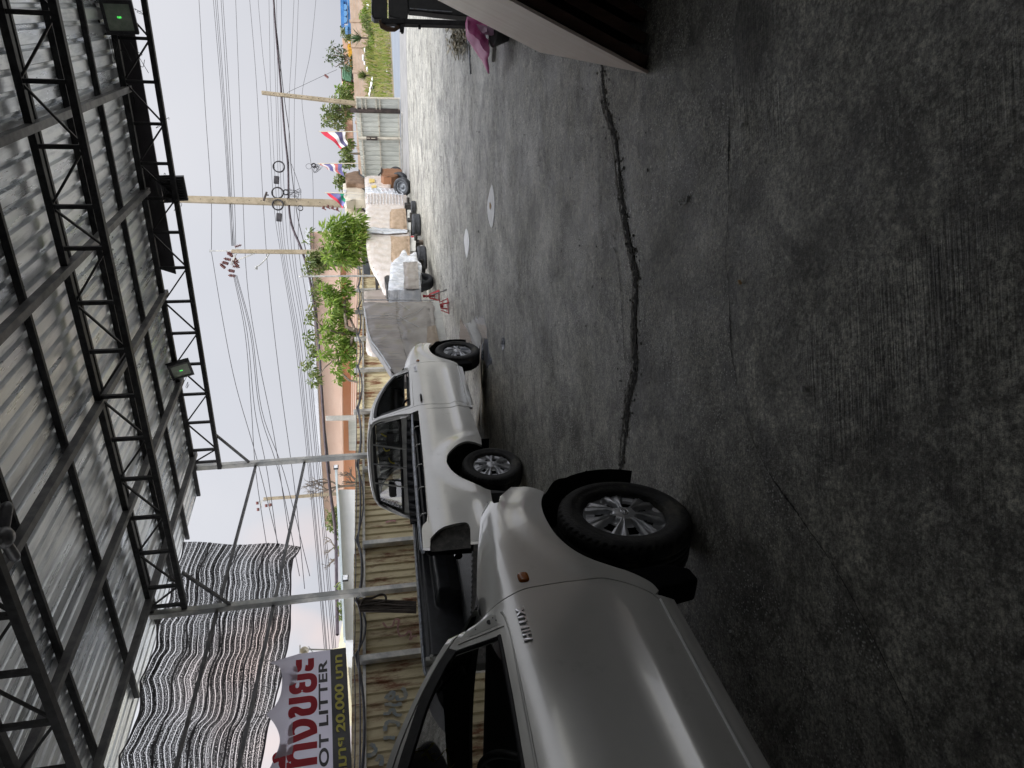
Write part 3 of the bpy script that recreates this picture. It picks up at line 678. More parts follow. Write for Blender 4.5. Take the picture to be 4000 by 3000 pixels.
def half(x, z):
    k_ = (1 - sst(2.25, 2.56, x)) * sst(.50, .80, x) + (1 - sst(-.85, -.62, x)) * sst(-1.25, -.95, x)
    w_ = Ws(z) + (Wf0(z) - Ws(z)) * min(1, k_)
    if x > 2.65: w_ -= .11 * (x - 2.65) ** 2
    r1 = sqrt((x - 3.06) ** 2 + (z - .335) ** 2); r0 = sqrt(x * x + (z - .335) ** 2)
    if z > .3:
        w_ += .016 * (1 - sst(.50, .62, r1)) * sst(.5, .75, z)
        w_ += .034 * (1 - sst(.50, .68, r0)) * sst(.32, .62, z)
    if x > 2.45:                                # fender shoulder rolls over to the bonnet
        t = hoodz(x) - z
        if t < .09: w_ -= .07 * ((.09 - t) / .09) ** 2 * sst(2.45, 2.6, x)
    if x < 1.2 and z > 1.02: w_ = min(w_, .866 - .35 * max(0, z - 1.05) ** 1.5) + (.0 if z < 1.07 else 0); w_ = max(w_, .845)
    return w_
FENDER = crom([(3.385, .985), (3.27, 1.034), (3.11, 1.070), (2.94, 1.105), (2.745, 1.138), (2.59, 1.162), (2.515, 1.155)], 4) + \
    crom([(2.54, 1.071), (2.573, .975), (2.582, .892), (2.588, .79), (2.585, .649), (2.571, .591), (2.541, .525), (2.50, .464), (2.47, .43)], 4) + \
    crom([(2.50, .40), (2.55, .42), (2.614, .496), (2.651, .562), (2.707, .65), (2.779, .709), (2.885, .751), (3.02, .765), (3.132, .758), (3.215, .736), (3.28, .705)], 4) + \
    [(3.335, .75), (3.372, .793), (3.395, .858), (3.30, .935), (3.240, .952), (3.250, .975)]
DOOR = crom([(2.422, .424), (2.457, .432), (2.493, .464), (2.535, .525), (2.565, .591), (2.579, .649), (2.582, .79), (2.576, .892), (2.567, .975), (2.535, 1.071), (2.515, 1.145)], 4) + \
    crom([(2.50, 1.20), (2.44, 1.27), (2.35, 1.35), (2.22, 1.435), (2.05, 1.52), (1.85, 1.585), (1.65, 1.615), (1.47, 1.620)], 4) + \
    [(1.415, 1.50), (1.385, 1.35), (1.362, 1.20), (1.350, 1.124), (1.345, .957), (1.338, .70), (1.340, .637), (1.361, .575), (1.340, .50), (1.322, .43)]
WINDOW = [(2.372, 1.112), (2.384, 1.275)] + crom([(2.34, 1.318), (2.22, 1.395), (2.10, 1.447), (2.0, 1.487), (1.85, 1.533), (1.704, 1.560), (1.57, 1.573), (1.50, 1.572)], 4) + [(1.468, 1.50), (1.435, 1.35), (1.418, 1.25), (1.41, 1.16), (1.425, 1.145), (1.8, 1.135), (2.1, 1.120)]
CABSIDE = crom([(2.60, 1.160), (2.49, 1.268), (2.36, 1.375), (2.20, 1.475), (2.03, 1.56), (1.80, 1.628), (1.60, 1.655), (1.42, 1.662)], 4) + \
    [(1.38, 1.64), (1.335, 1.53), (1.29, 1.42), (1.235, 1.28), (1.215, 1.161), (1.225, 1.05), (1.235, .8), (1.24, .55), (1.245, .42), (1.25, .37), (2.46, .345), (2.47, .40)]
BEDOUT = [(1.222, .42), (1.225, 1.055)] + [(1.0, 1.060), (.4, 1.075), (-.1, 1.092), (-.5, 1.106), (-.85, 1.118), (-.95, 1.135), (-1.0, 1.175), (-1.06, 1.19), (-1.325, 1.20)] + \
    [(-1.333, 1.137)] + crom([(-1.204, 1.122), (-1.131, 1.067), (-1.085, 1.0), (-1.067, .947), (-1.045, .85), (-1.037, .79), (-1.055, .755), (-1.11, .742), (-1.20, .748)], 4) + [(-1.333, .765), (-1.34, .60), (-1.30, .52), (-.9, .47), (-.56, .45)] + \
    crom([(-.545, .50), (-.50, .56), (-.411, .665), (-.315, .750), (-.213, .805), (-.104, .836), (-.014, .841), (.11, .812), (.22, .745), (.30, .675), (.347, .60), (.363, .533), (.350, .449), (.335, .40)], 4) + [(.48, .385), (.8, .392)]
def smoothP(z): return z
def build_truck():
    R_ = thing('pickup_truck', 'x', 'pickup truck')
    for sgn in (-1, 1):
        sf = lambda off=0: (lambda u, v: (u, sgn * (half(u, v) + off), v))
        iw = (0, -sgn, 0)
        fd = None
        if sgn < 0:
            fd = panel('front_fender', FENDER, sf(), PW, R_, step=.03, rim=.022, inward=iw)
            b = MB(); b.grid(40, 6, lambda u, v: (lambda x: (x, -(half(x, hoodz(x)) - .002 - .075 * v), hoodz(x) + .004 * sin(pi * min(1, v * 1.6)) - .05 * max(0, v - .6)))(3.365 - .83 * u)); b.build('fender_flange', PW, fd)
        # headlamp bay and grey inner wing behind the fender tip
        dr = panel('door', DOOR, sf(), PW, R_, holes=[WINDOW], step=.035, rim=.03, inward=iw)
        HOLE = [(2.0 + (u - 2.0) * 1.0, v) for u, v in DOOR]
        def shrink(P, d):
            out = []; n = len(P)
            cx = sum(p[0] for p in P) / n; cy = sum(p[1] for p in P) / n
            for i in range(n):
                a = P[i - 1]; c_ = P[(i + 1) % n]; t = Vector((c_[0] - a[0], c_[1] - a[1])).normalized(); nn = Vector((-t.y, t.x))
                if nn @ Vector((cx - P[i][0], cy - P[i][1])) < 0: nn = -nn
                out.append((P[i][0] + nn.x * d, P[i][1] + nn.y * d))
            return out
        panel('cab_side', CABSIDE, sf(-.001), PW, R_, holes=[shrink(DOOR, -.006)], step=.04, rim=.03, inward=iw)
        panel('gap_shade_sheet', shrink(DOOR, -.03), sf(-.035), MDP, R_, holes=[shrink(WINDOW, -.012)], step=.07, rim=0)  # black sheet standing in for the shade in the gaps round the door
        # belt ledge that stands proud below the glass
        b = MB(); P = [(2.50, 1.085), (2.45, 1.071), (2.357, 1.066), (2.19, 1.073), (2.02, 1.080), (1.8, 1.092), (1.5, 1.105), (1.40, 1.11)]
        b.grid(40, 5, lambda u, v: (lambda x: (x, sgn * (half(x, 1.07) + .006 * sin(pi * v) - .004), np.interp(-x, [-p[0] for p in P], [p[1] for p in P]) - .006 + .012 * v))(2.48 - 1.09 * u)); b.build('belt_crease', PW, dr)
        b = MB(); Q = [(2.372, 1.112), (2.1, 1.120), (1.8, 1.135), (1.425, 1.145)]
        b.tube([(x, sgn * (half(x, z) - .004), z - .006) for x, z in Q], .011, 6); b.build('window_seal', MDP, dr)
        b = MB(); b.tube([(x, sgn * (half(x, z) - .012), z) for x, z in WINDOW[:34]], .009, 6, False); b.build('window_channel', MDP, dr)
        if sgn > 0: panel('door_glass', shrink(WINDOW, -.008), sf(-.022), MGS, dr, step=.12, rim=0)
        WUP = WINDOW[1:36]
        b = MB(); vs = []
        for i, (x, z) in enumerate(WUP):
            q = WUP[min(i + 1, len(WUP) - 1)]; r = WUP[max(i - 1, 0)]; t_ = Vector((q[0] - r[0], q[1] - r[1])).normalized(); n_ = Vector((-t_.y, t_.x)); n_ = n_ if n_.y + n_.x * .3 > 0 else -n_
            for k_, dd in ((0, -.004), (1, .034)): xx, zz = x + n_.x * dd, z + n_.y * dd; vs.append((xx, sgn * (half(xx, zz) + .003), zz))
        b.add(vs, [(2 * i, 2 * i + 1, 2 * i + 3, 2 * i + 2) for i in range(len(WUP) - 1)], True); b.build('window_trim', MDP, dr)
        # mirror mount: recessed triangle with bolt holes
        TRI = [(2.405, 1.262), (2.43, 1.248), (2.462, 1.215), (2.496, 1.165), (2.508, 1.127), (2.50, 1.104), (2.468, 1.085), (2.405, 1.083)]
        mo = panel('mirror_mount', TRI, sf(.004), PW, dr, step=.02, rim=.006, inward=iw)
        TR2 = [(2.418, 1.225), (2.45, 1.205), (2.478, 1.163), (2.488, 1.13), (2.476, 1.108), (2.42, 1.104)]
        mdish = panel('mirror_dish', TR2, (lambda u, v: (u, sgn * (half(u, v) + .0055), v)), PWI, mo, step=.02, rim=0)
        b = MB()
        for x, z, r in ((2.448, 1.135, .013), (2.443, 1.108, .004), (2.462, 1.118, .0035), (2.44, 1.19, .004)):
            y = sgn * (half(x, z) + .0075); b.add([(x + r * cos(t * pi / 8), y, z + r * .75 * sin(t * pi / 8)) for t in range(16)], [tuple(range(16))])
        b.build('bolt_hole', MDP, mo)
        # sill, and a near-white strip painted in as the door-edge highlight
        b = MB(); b.grid(30, 6, lambda u, v: (2.46 - 1.14 * u, sgn * (.846 - .03 * v + .006 * sin(v * pi)), .418 - .075 * v)); b.build('sill', PW, R_)
        b = MB(); b.bar((2.44, sgn * .853, .4195), (1.31, sgn * .853, .429), .008, .008, (0, -sgn, 1)); b.build('sill_highlight', MSIL, R_)
        # bed side
        bs = panel('bed_side', BEDOUT, sf(), PW, R_, step=.035, rim=.03, inward=iw)
        b = MB()
        b.grid(60, 5, lambda u, v: (lambda x, zt: (x, sgn * (.852 - .075 * v), zt - .014 * sin(pi * v) - .004))(1.22 - 2.2 * u, 1.055 + .066 * u)); b.build('rail_channel', PW, bs)
        b = MB(); b.tube([(1.235, sgn * .80, 1.130), (.66, sgn * .80, 1.158), (.08, sgn * .80, 1.178), (-.89, sgn * .80, 1.205), (-1.28, sgn * .80, 1.21), (-1.33, sgn * .80, 1.20)], .018, 10); rl = b.build('bed_rail', MPI, R_)
        for x in (.85, .45, .04, -.38, -.82):
            zz = 1.055 + .066 * (1.22 - x) / 2.2; b = MB()
            b.tube([(x, sgn * .80, zz + .075), (x, sgn * .835, zz + .05), (x - .004, sgn * .846, zz + .012)], .007, 6); b.build('rail_hook', PW, rl)
        # tail lamp cavity
        CAV = [(-1.33, 1.13)] + crom([(-1.204, 1.118), (-1.131, 1.063), (-1.085, .997), (-1.064, .947), (-1.042, .85), (-1.034, .79), (-1.05, .75), (-1.11, .737), (-1.20, .743)], 4) + [(-1.33, .76)]
        panel('lamp_cavity', CAV, lambda u, v: (u, sgn * (.795 + .05 * sst(-1.15, -1.03, u)), v), MDU, R_, step=.03, rim=0)
        # arch liners
        for cx, r_, nm in ((3.06, .43, 'wheel_well'), (0, .47, 'wheel_well')):
            b = MB()
            a_0, a_1 = (-.42, pi + .12) if cx > 1 else (-.1, pi + .1)
            b.grid(26, 6, lambda u, v: (cx + (r_ + .015) * cos(a_0 + (a_1 - a_0) * u), sgn * (.50 + (.335 if cx < 1 else .30) * v), .335 + (r_ + .01) * sin(a_0 + (a_1 - a_0) * u))); 
            b.grid(1, 1, lambda u, v: (cx - .5 + 1.0 * u, sgn * .5, .30 + .55 * v))
            b.build(nm, MDP, R_)
        b = MB(); b.prism([(2.60, .44), (2.66, .50), (2.67, .30), (2.63, .20), (2.55, .19), (2.53, .30), (2.52, .42)], sgn * .71, sgn * .83, lambda u, v, c: (u, c, v)); b.build('mud_flap', MFL, R_, bevel=.012)
        b = MB(); b.prism([(-.50, .47), (-.56, .50), (-.60, .24), (-.57, .20)], sgn * .62, sgn * .83, lambda u, v, c: (u, c, v)); b.build('mud_flap', MDP, R_, bevel=.01)
        # side marker
        mp_ = lambda x, z, h: (x, sgn * (half(x, z) + h), z)
        b = MB(); cx, cz = 2.640, .957
        b.grid(12, 20, lambda u, v: (lambda r, t: mp_(cx + r * .030 * abs(cos(t)) ** .6 * (1 if cos(t) > 0 else -1), cz + r * .024 * abs(sin(t)) ** .6 * (1 if sin(t) > 0 else -1), .001 + .012 * sqrt(max(0, 1 - r ** 3))))(u, v * 2 * pi)); b.build('side_marker', MAM, fd) if fd else None
        # badge: reads from the outside, towards the nose on the right-hand side
        if sgn < 0: fn = lambda x, z, d: mp_(x, z - .000, .002 + d)
        else: fn = lambda x, z, d: mp_(2.465 + 2.30 - x, z, .002 + d)
        fit_text('badge', 'HILUX', MCH, dr, 2.300, 2.470, .992, 1.026, fn, .006, .03, 1.15)
        # handle
        b = MB(); b.grid(10, 20, lambda u, v: mp_(1.515 + u * .05 * cos(v * 2 * pi), 1.0 + u * .038 * sin(v * 2 * pi), .002 - .018 * (1 - u * u))); hd = b.build('handle_cup', PWI, dr)
        b = MB(); b.tube([mp_(1.575, .998, .004), mp_(1.56, .999, .028), mp_(1.50, 1.0, .036), mp_(1.45, 1.0, .024), mp_(1.435, 1.0, .004)], [.012, .014, .015, .014, .012], 10); b.build('door_handle', MDP, dr)
    # roof
    b = MB()
    zroof = pchip([(1.30, 1.640), (1.42, 1.662), (1.60, 1.655), (1.80, 1.628), (2.03, 1.56), (2.06, 1.553)])
    def rf(u, v):
        y = 1 - 2 * v; x = 1.375 + .66 * u + .045 * u * (1 - y * y); ze = zroof(min(x, 2.05)) if x < 2.03 else 1.56
        z0 = pchip_z(x); hw = Wf(z0); return (x, y * hw, z0 + .052 * (1 - abs(y) ** 2.6))
    def pchip_z(x): return np.interp(x, [1.375, 1.42, 1.60, 1.80, 2.03, 2.1], [1.645, 1.662, 1.655, 1.628, 1.56, 1.53])
    b.grid(18, 30, rf); b.build('roof', PW, R_)
    # windshield
    def ws(u, v):
        y = 1 - 2 * v; xb, zb_, xt, zt_ = 2.60, 1.155, 2.03, 1.56
        x = xb + (xt - xb) * u + (.13 - .085 * u) * (1 - y * y); z = zb_ + (zt_ - zb_) * u + .03 * (1 - y * y) * u; z += .05 * sin(pi * u) * .35
        return (x, y * (Wf(min(z, 1.64)) - .03), z)
    b = MB(); b.grid(14, 20, ws); b.build('windshield', MGW, R_)
    b = MB(); b.grid(3, 20, lambda u, v: (lambda y: (2.50 + .17 * u + .1 * (1 - y * y), y * .78, 1.15 + .02 * (1 - y * y) - .0 * u))(1 - 2 * v)); b.build('cowl', MDP, R_)
    b = MB(); b.tube([(2.70, -.25, 1.18), (2.60, -.45, 1.22), (2.35, -.60, 1.35)], .008, 6); b.build('wiper', MDP, R_)
    # rear wall with window
    xr = lambda z: 1.205 + (z - 1.16) * .345 if z > 1.16 else 1.205
    WALL = [(-.80, 1.05), (-.80, 1.16), (-.775, 1.28), (-.72, 1.42), (-.672, 1.53), (-.628, 1.60), (-.55, 1.640), (-.35, 1.668), (0, 1.682), (.35, 1.668), (.55, 1.640), (.628, 1.60), (.672, 1.53), (.72, 1.42), (.775, 1.28), (.80, 1.16), (.80, 1.05)]
    RWIN = [(-.69, 1.30), (-.70, 1.33), (-.655, 1.50), (-.615, 1.575), (-.56, 1.602), (0, 1.625), (.56, 1.602), (.615, 1.575), (.655, 1.50), (.70, 1.33), (.69, 1.30), (.64, 1.285), (-.64, 1.285)]
    rw = panel('rear_wall', WALL, lambda u, v: (xr(v) + .025, u, v), PWI, R_, holes=[RWIN], step=.05, rim=.03, inward=(1, 0, 0))
    b = MB(); b.tube([(xr(z) + .012, y, z) for y, z in WALL[1:-1]], .022, 8); b.build('rear_flange', PW, rw)
    b = MB(); b.tube([(xr(z) + .015, y, z) for y, z in crom(RWIN, 3, True)] , .017, 8); b.build('window_rubber', MDP, rw)
    panel('rear_glass', RWIN, lambda u, v: (xr(v) + .03, u, v), MGS, rw, step=.15, rim=0)
    for y in (-.32, -.03, .27):
        b = MB(); b.tube([(xr(1.20) - .045, y, 1.19), (xr(1.645) - .02, y + .0, 1.648)], .011, 8); b.build('guard_bar', MGP, rw)
    b = MB(); rr = random.Random(8)
    for sc_ in (([(-.47, 1.52), (-.44, 1.46), (-.46, 1.40)]), ([(-.26, 1.50), (-.22, 1.47), (-.24, 1.42)]), ([(-.12, 1.44), (-.06, 1.42), (-.04, 1.37)])):
        pts = crom(sc_, 6); vs = []
        for i, p in enumerate(pts): vs += [(xr(p[1]) + .026, p[0] - .010, p[1]), (xr(p[1]) + .026, p[0] + .010, p[1] + .006)]
        b.add(vs, [(2 * i, 2 * i + 1, 2 * i + 3, 2 * i + 2) for i in range(len(pts) - 1)])
    b.build('marker_scribble', MSC, rw)
    # interior
    b = MB(); b.box(1.26, 2.55, -.78, .78, .40, .46); b.box(2.45, 2.62, -.76, .76, .46, 1.08); b.build('cab_floor', MDP, R_)
    b = MB(); b.grid(8, 20, lambda u, v: (2.58 - .38 * u, -.76 + 1.52 * v, 1.12 + .03 * sin(u * 3) - .08 * u * u)); b.grid(4, 20, lambda u, v: (2.20 + .05 * u, -.76 + 1.52 * v, 1.05 - .25 * u)); b.build('dashboard', MDP, R_)
    for y in (-.38, .38):
        b = MB(); b.box(1.42, 1.95, y - .25, y + .25, .62, .76); b.build('seat', MDP, R_, bevel=.05)
        b = MB(); b.prism([(1.30, .70), (1.46, .72), (1.38, 1.25), (1.28, 1.25)], y - .24, y + .24, lambda u, v, c: (u, c, v)); b.build('seat_back', MDP, R_, bevel=.04)
        b = MB(); b.prism([(1.30, 1.28), (1.40, 1.28), (1.39, 1.46), (1.31, 1.46)], y - .13, y + .13, lambda u, v, c: (u, c, v)); b.build('headrest', MDP, R_, bevel=.03)
    b = MB(); ax = Vector((-.75, 0, .62)).normalized(); s1 = Vector((0, 1, 0)); s2 = ax.cross(s1); c0 = Vector((2.02, -.38, 1.06))
    ring = [c0 + (s1 * cos(t * pi / 18) + s2 * sin(t * pi / 18)) * .195 for t in range(37)]
    b.tube(ring, .016, 8, False); st = b.build('steering_wheel', MDP, R_)
    b = MB(); b.bar(c0 - s1 * .19, c0 + s1 * .19, .03, .05); b.bar(c0, c0 - s2 * .19, .03, .05); b.bar(c0, c0 - ax * .3, .05, .05); b.build('wheel_spoke', MDP, st)
    # bed liner: ribbed bulkhead, side walls with wheel boxes, ribbed floor, no tailgate
    ln_ = None
    for sgn in (-1, 1):
        b = MB(); xe = -1.27 if sgn < 0 else -1.14
        def wl_(u, v):
            x = 1.10 + (xe - 1.10) * u; zt = 1.165 + .055 * u; z = zt - (zt - .735) * v
            y = (.815 if sgn > 0 else .765) - .05 * sst(0, .10, v) - .018 * sst(.16, .20, v) - .012 * sst(.5, .55, v) * sst(.1, .16, u) * (1 - sst(.28, .33, u)) - .02 * v
            bx_ = sst(.52, .44, abs(x - .02)) * sst(1.02, .97, z)
            return (x, sgn * (y - .20 * bx_), z)
        b.grid(90, 44, wl_)
        b.grid(40, 4, lambda u, v: (1.13 + (xe - 1.13) * u, sgn * ((.853 if sgn > 0 else .800) - .04 * v), 1.165 + .055 * u + .010 * sin(pi * v)))
        o = b.build('bed_liner_wall', MLN, R_, normals=False)
        if sgn > 0: b = MB(); b.box(xe - .05, xe, .76, .845, .98, 1.19); b.tube([(xe - .03, .72, 1.13), (xe - .03, .80, 1.13)], .018, 8); b.build('latch_bracket', PWI, o, bevel=.01)
    b = MB(); b.grid(150, 10, lambda u, v: (1.10 - .045 * sst(0, .3, v) + .016 * sin(u * 13 * 2 * pi + .6 * v) * sst(.02, .10, v), .80 - 1.60 * u, 1.205 + .02 * sin(pi * u) - .47 * v))
    b.grid(60, 3, lambda u, v: (1.16 - .06 * v, .82 - 1.64 * u, 1.19 + .02 * sin(pi * u) + .015 * v)); b.build('bulkhead_liner', MLN, R_, normals=False)
    b = MB(); b.grid(4, 230, lambda u, v: (1.08 - 2.34 * u, .76 - 1.52 * v, .735 + .006 * sin(v * 2 * pi * 23))); b.build('bed_floor_liner', MLN, R_, normals=False)
    # frame, axle, loose chrome tube above the bed floor
    b = MB()
    for y in (-.42, .42): b.bar((-1.25, y, .50), (3.2, y, .46), .07, .13)
    for x in (-1.2, -.4, .6, 1.5, 2.6): b.bar((x, -.42, .5), (x, .42, .5), .08, .08)
    b.bar((0, -.66, .335), (0, .66, .335), .09, .09); b.bar((3.085, -.62, .32), (3.085, .62, .32), .07, .07); b.box(2.3, 3.25, -.35, .35, .32, .75); b.build('chassis', MUN, R_)
    b = MB(); b.box(-1.28, -1.22, -.80, .80, .50, .728); b.build('rear_sill', MDU, R_)
    b = MB(); b.tube([(-.5, -.62, .86), (-1.25, -.64, .865)], .038, 16, False); b.tube([(-.5, -.62, .86), (-1.235, -.64, .865)], .031, 16, False); b.build('chrome_tube', MCH, R_)
    b = MB(); b.box(.5, 1.1, -.62, -.46, .34, .48); b.build('spare_bracket', MUN, R_)
    # inner front structure
    b = MB(); b.box(2.62, 3.15, -.60, .40, .50, .82); b.box(3.20, 3.26, -.62, .50, .46, .74); b.box(2.7, 3.0, -.3, .3, .82, .90); b.build('engine_bay', MUN, R_)
    # headlamp inner bracket and loose liner poking out in front of the tyre
    for sgn in (-1, 1):
        b = MB(); b.grid(14, 5, lambda u, v: (lambda t: (3.06 + .455 * cos(t), sgn * (.80 - .26 * v - .02 * sin(u * 9)), .335 + .43 * sin(t)))(.16 + 1.1 * u)); b.build('arch_liner', MDP, R_)
    # wheels
    tp = [(.205, .07), (.214, .100), (.220, .110), (.236, .116), (.262, .119), (.264, .121), (.290, .119), (.309, .114), (.3215, .1065), (.323, .106), (.3345, .094), (.336, .080), (.3375, .055), (.335, .040), (.328, .038), (.328, .030), (.335, .028), (.336, .006), (.329, .004), (.329, -.004), (.336, -.006), (.335, -.028), (.328, -.03), (.328, -.038), (.335, -.04), (.336, -.055), (.334, -.080), (.329, -.100), (.316, -.111), (.27, -.12), (.22, -.11), (.195, -.07)]
    def wob(i, k): return (-.006 if i % 3 == 0 else 0) if k in (9, 10, 11) else 0
    tyre = None
    for x in (0, 3.085):
        for sgn in (-1, 1):
            wr = bpy.data.objects.new('wheel', None); COL.objects.link(wr); wr.parent = R_; wr.location = (x, sgn * .70, .335); wr.rotation_euler = (0, 0, 0 if sgn > 0 else pi)
            wr.empty_display_size = .1
            if tyre is None:
                b = MB(); b.lathe(tp, 150, 'y', True, wob); tyre = b.build('tyre', MRU, wr); WH.append(tyre)
                b = MB(); NR, NT = 26, 196
                def cov(r, t):
                    ph = (t * 7 / (2 * pi)) % 1.0; q = abs(ph - .5)       # .5 = middle of a spoke pair
                    wdt = .17 + .10 * sst(.05, .19, r)                   # half width of the pair in phase
                    spoke = 1 - sst(wdt, wdt + .05, q)
                    groove = (1 - sst(.0, .055, q)) * sst(.05, .09, r) * (1 - sst(.165, .19, r) * .4)
                    dome = .108 - .55 * (r - .0) ** 2
                    h = dome - .026 * (1 - spoke) * sst(.05, .085, r) * (1 - sst(.195, .21, r)) - .014 * groove
                    ridge = .006 * (1 - sst(0, .05, abs(q - wdt * .62))) * sst(.05, .1, r); h += ridge
                    if r > .203: h -= (r - .203) * 1.2
                    if r < .034: h += .003
                    return h, q, wdt
                vs = []; 
                for i in range(NR + 1):
                    r = .213 * (i / NR)
                    for j in range(NT):
                        t = 2 * pi * j / NT; h, q, wd_ = cov(r, t); vs.append((r * cos(t), h, r * sin(t)))
                fs = []
                for i in range(NR):
                    r = .213 * ((i + .5) / NR)
                    for j in range(NT):
                        h, q, wd_ = cov(r, 2 * pi * (j + .5) / NT)
                        win = (q > wd_ + .05 and .096 < r < .150) or (q < .016 and .095 < r < .135)
                        if not win: fs.append((i * NT + j, i * NT + (j + 1) % NT, (i + 1) * NT + (j + 1) % NT, (i + 1) * NT + j))
                b.add(vs, fs, True); cv = b.build('wheel_cover', MSV, wr)
                b = MB(); b.lathe([(.0, .045), (.15, .045), (.208, .06), (.208, -.05), (0, -.05)], 40, 'y'); rm = b.build('steel_rim', MDP, wr)
                b = MB(); e = .108 + .004
                def ell(rx, rz, r_, n=28): b.tube([(rx * cos(t * 2 * pi / n), e, rz * sin(t * 2 * pi / n)) for t in range(n + 1)], r_, 5, False)
                ell(.026, .018, .0022); ell(.0075, .0165, .0018); b.tube([(.017 * cos(t * 2 * pi / 28), e, .007 + .0055 * sin(t * 2 * pi / 28)) for t in range(29)], .0018, 5, False)
                b.build('emblem', MCH, wr)
                proto = wr
            else:
                for ch in kids(proto):
                    c_ = ch.copy(); COL.objects.link(c_); c_.parent = wr
            if sgn > 0: pass
    return R_
WH = []
T1 = build_truck()
fx, fy, fa = -1.58321292, 7.7897118, 0.47922688
T1.location = (fx, fy, 0); T1.rotation_euler = (0, 0, pi / 2 - fa)
tag(T1, 'farther white pickup, shown whole with bed rail and barred rear window', 'pickup truck', 'white pickup trucks')
T2 = copy_tree(T1)
tag(T2, 'nearest white pickup, cut by the frame, big front wheel and HILUX badge in front', 'pickup truck', 'white pickup trucks')
T2.location = (-2.75502685, 0.82656712, 0); T2.rotation_euler = (0, 0, pi / 2 - 0.45304584)
for ch in kids(T2):
    if ch.name.startswith('wheel') and ch.type == 'EMPTY' and ch.location.x > 2:
        ch.rotation_euler.z += .097
    if ch.name.startswith('rear_wall'):
        for g_ in kids(ch):
            if g_.name.startswith(('marker_scribble',)): bpy.data.objects.remove(g_)
MGD = glassmat('tinted_glass', (.16, .18, .17))
for ch in kids(T2):
    for q_ in [ch] + kids(ch):
        if q_.name.startswith(('door_glass', 'windshield')):
            q_.material_slots[0].link = 'OBJECT'; q_.material_slots[0].material = MGD
# rubber names: yellow scribble and pale sticker on the near windshield
b = MB(); pts = crom([(2.36, -.28, 1.42), (2.33, -.22, 1.38), (2.39, -.16, 1.345), (2.46, -.10, 1.31), (2.43, -.02, 1.30), (2.49, .04, 1.27)], 6); vs = []
for p in pts: vs += [(p[0], p[1], p[2]), (p[0] + .02, p[1] + .018, p[2] - .012)]
b.add(vs, [(2 * i, 2 * i + 1, 2 * i + 3, 2 * i + 2) for i in range(len(pts) - 1)]); b.build('marker_scribble', MSC, T2)

# ------------------------------------------------------------------ yard: things traced at their own distance
z12 = zm(1200, 600, .27124); z13 = zm(1200, 1000, .27124)
def hsh(*a):
    v = sin(a[0] * 12.9898 + a[1] * 78.233 + (a[2] if len(a) > 2 else 0) * 37.7) * 43758.5453; return v - floor(v)
def sn(x, y, s=0): return sin(x * 7.3 + s + 1.3 * sin(y * 5.1)) * .5 + sin(y * 9.7 + x * 4.1 + s * 2) * .3 + sin((x - y) * 17 + s) * .2
class Rt:                                   # a thing standing in the (a, c) frame of the yard, its Empty at its base
    def __init__(s, name, label, cat, a, c, group=None, z=0):
        s.o = thing(name, label, cat, W(a, c, z), SROT, group); s.a, s.c, s.z = a, c, z
    def slab(s, name, poly, c0, c1, mat, amp=0, step=.09, seed=0, parent=None, lean=0):
        """outline in (a, z) on plane c0, body back to c1; front and sides wrinkled by amp"""
        ov, fs = tri2d(poly, (), step); n = len(ov); L = resample(poly, step); bd = {(round(x, 5), round(y, 5)) for x, y in L}
        f = lambda x, y: amp * sn(x * 1.5, y * 1.5, seed)
        b = MB(); A = lambda x, y, c: (x - s.a, c - s.c + lean * (y), y - s.z)
        rnd_ = lambda x, y: .03 * (1 if (round(x, 5), round(y, 5)) in bd else 0) * (amp > 0)
        b.add([A(x, y, c0 + f(x, y) + rnd_(x, y)) for x, y in ov], fs, amp > 0)
        m_ = len(L); K = max(1, int(abs(c1 - c0) / .25)) if amp else 1
        vs = [A(x + amp * .5 * sn(y * 2, k_ * .9, seed), y + amp * .5 * sn(x * 2, k_ * .7, seed), c0 + (c1 - c0) * k_ / K + (f(x, y) + .03 * (amp > 0) if k_ == 0 else 0)) if 0 < k_ else A(x, y, c0 + f(x, y) + .03 * (amp > 0)) for k_ in range(K + 1) for x, y in L]
        b.add(vs, [(k_ * m_ + i, k_ * m_ + (i + 1) % m_, (k_ + 1) * m_ + (i + 1) % m_, (k_ + 1) * m_ + i) for k_ in range(K) for i in range(m_)], False)
        b.add([A(x, y, c1) for x, y in L], [tuple(range(m_))])
        return b.build(name, mat, parent or s.o)
def pol(z, pts, c): return [(lambda q: (q[0], q[2]))(Cc(*z(*p), c)) for p in pts]
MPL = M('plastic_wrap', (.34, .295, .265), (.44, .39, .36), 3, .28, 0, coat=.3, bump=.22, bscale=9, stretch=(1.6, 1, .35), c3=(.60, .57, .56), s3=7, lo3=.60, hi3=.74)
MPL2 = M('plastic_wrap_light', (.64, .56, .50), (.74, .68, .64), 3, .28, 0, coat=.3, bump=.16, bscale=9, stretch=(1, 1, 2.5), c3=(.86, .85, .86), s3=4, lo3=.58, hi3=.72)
MCD = M('cardboard', (.36, .26, .17), (.46, .34, .24), 3, .75, bump=.4, bscale=5, stretch=(1, 1, 3))
MCD2 = M('cardboard_behind_film', (.22, .19, .165), (.30, .265, .235), 2.5, .3, coat=.5, bump=.5, bscale=5)
MCL = M('clear_film', (.62, .66, .72), (.80, .82, .86), 6, .15, coat=.6, bump=1.2, bscale=9)
MYS = M('yellow_sticker', (.65, .46, .08), (.72, .60, .30), 8, .5)
MRT = M('old_rubber', (.03, .033, .038), (.06, .065, .075), 9, .7, bump=.4, bscale=50)
MCRM = M('cream_paint', (.66, .60, .47), (.72, .66, .54), 3, .32, coat=.5)
MBRN = M('brown_primer', (.20, .085, .035), (.26, .12, .055), 4, .5)
MRST = M('rusty_brown', (.14, .085, .05), (.22, .14, .09), 5, .6)
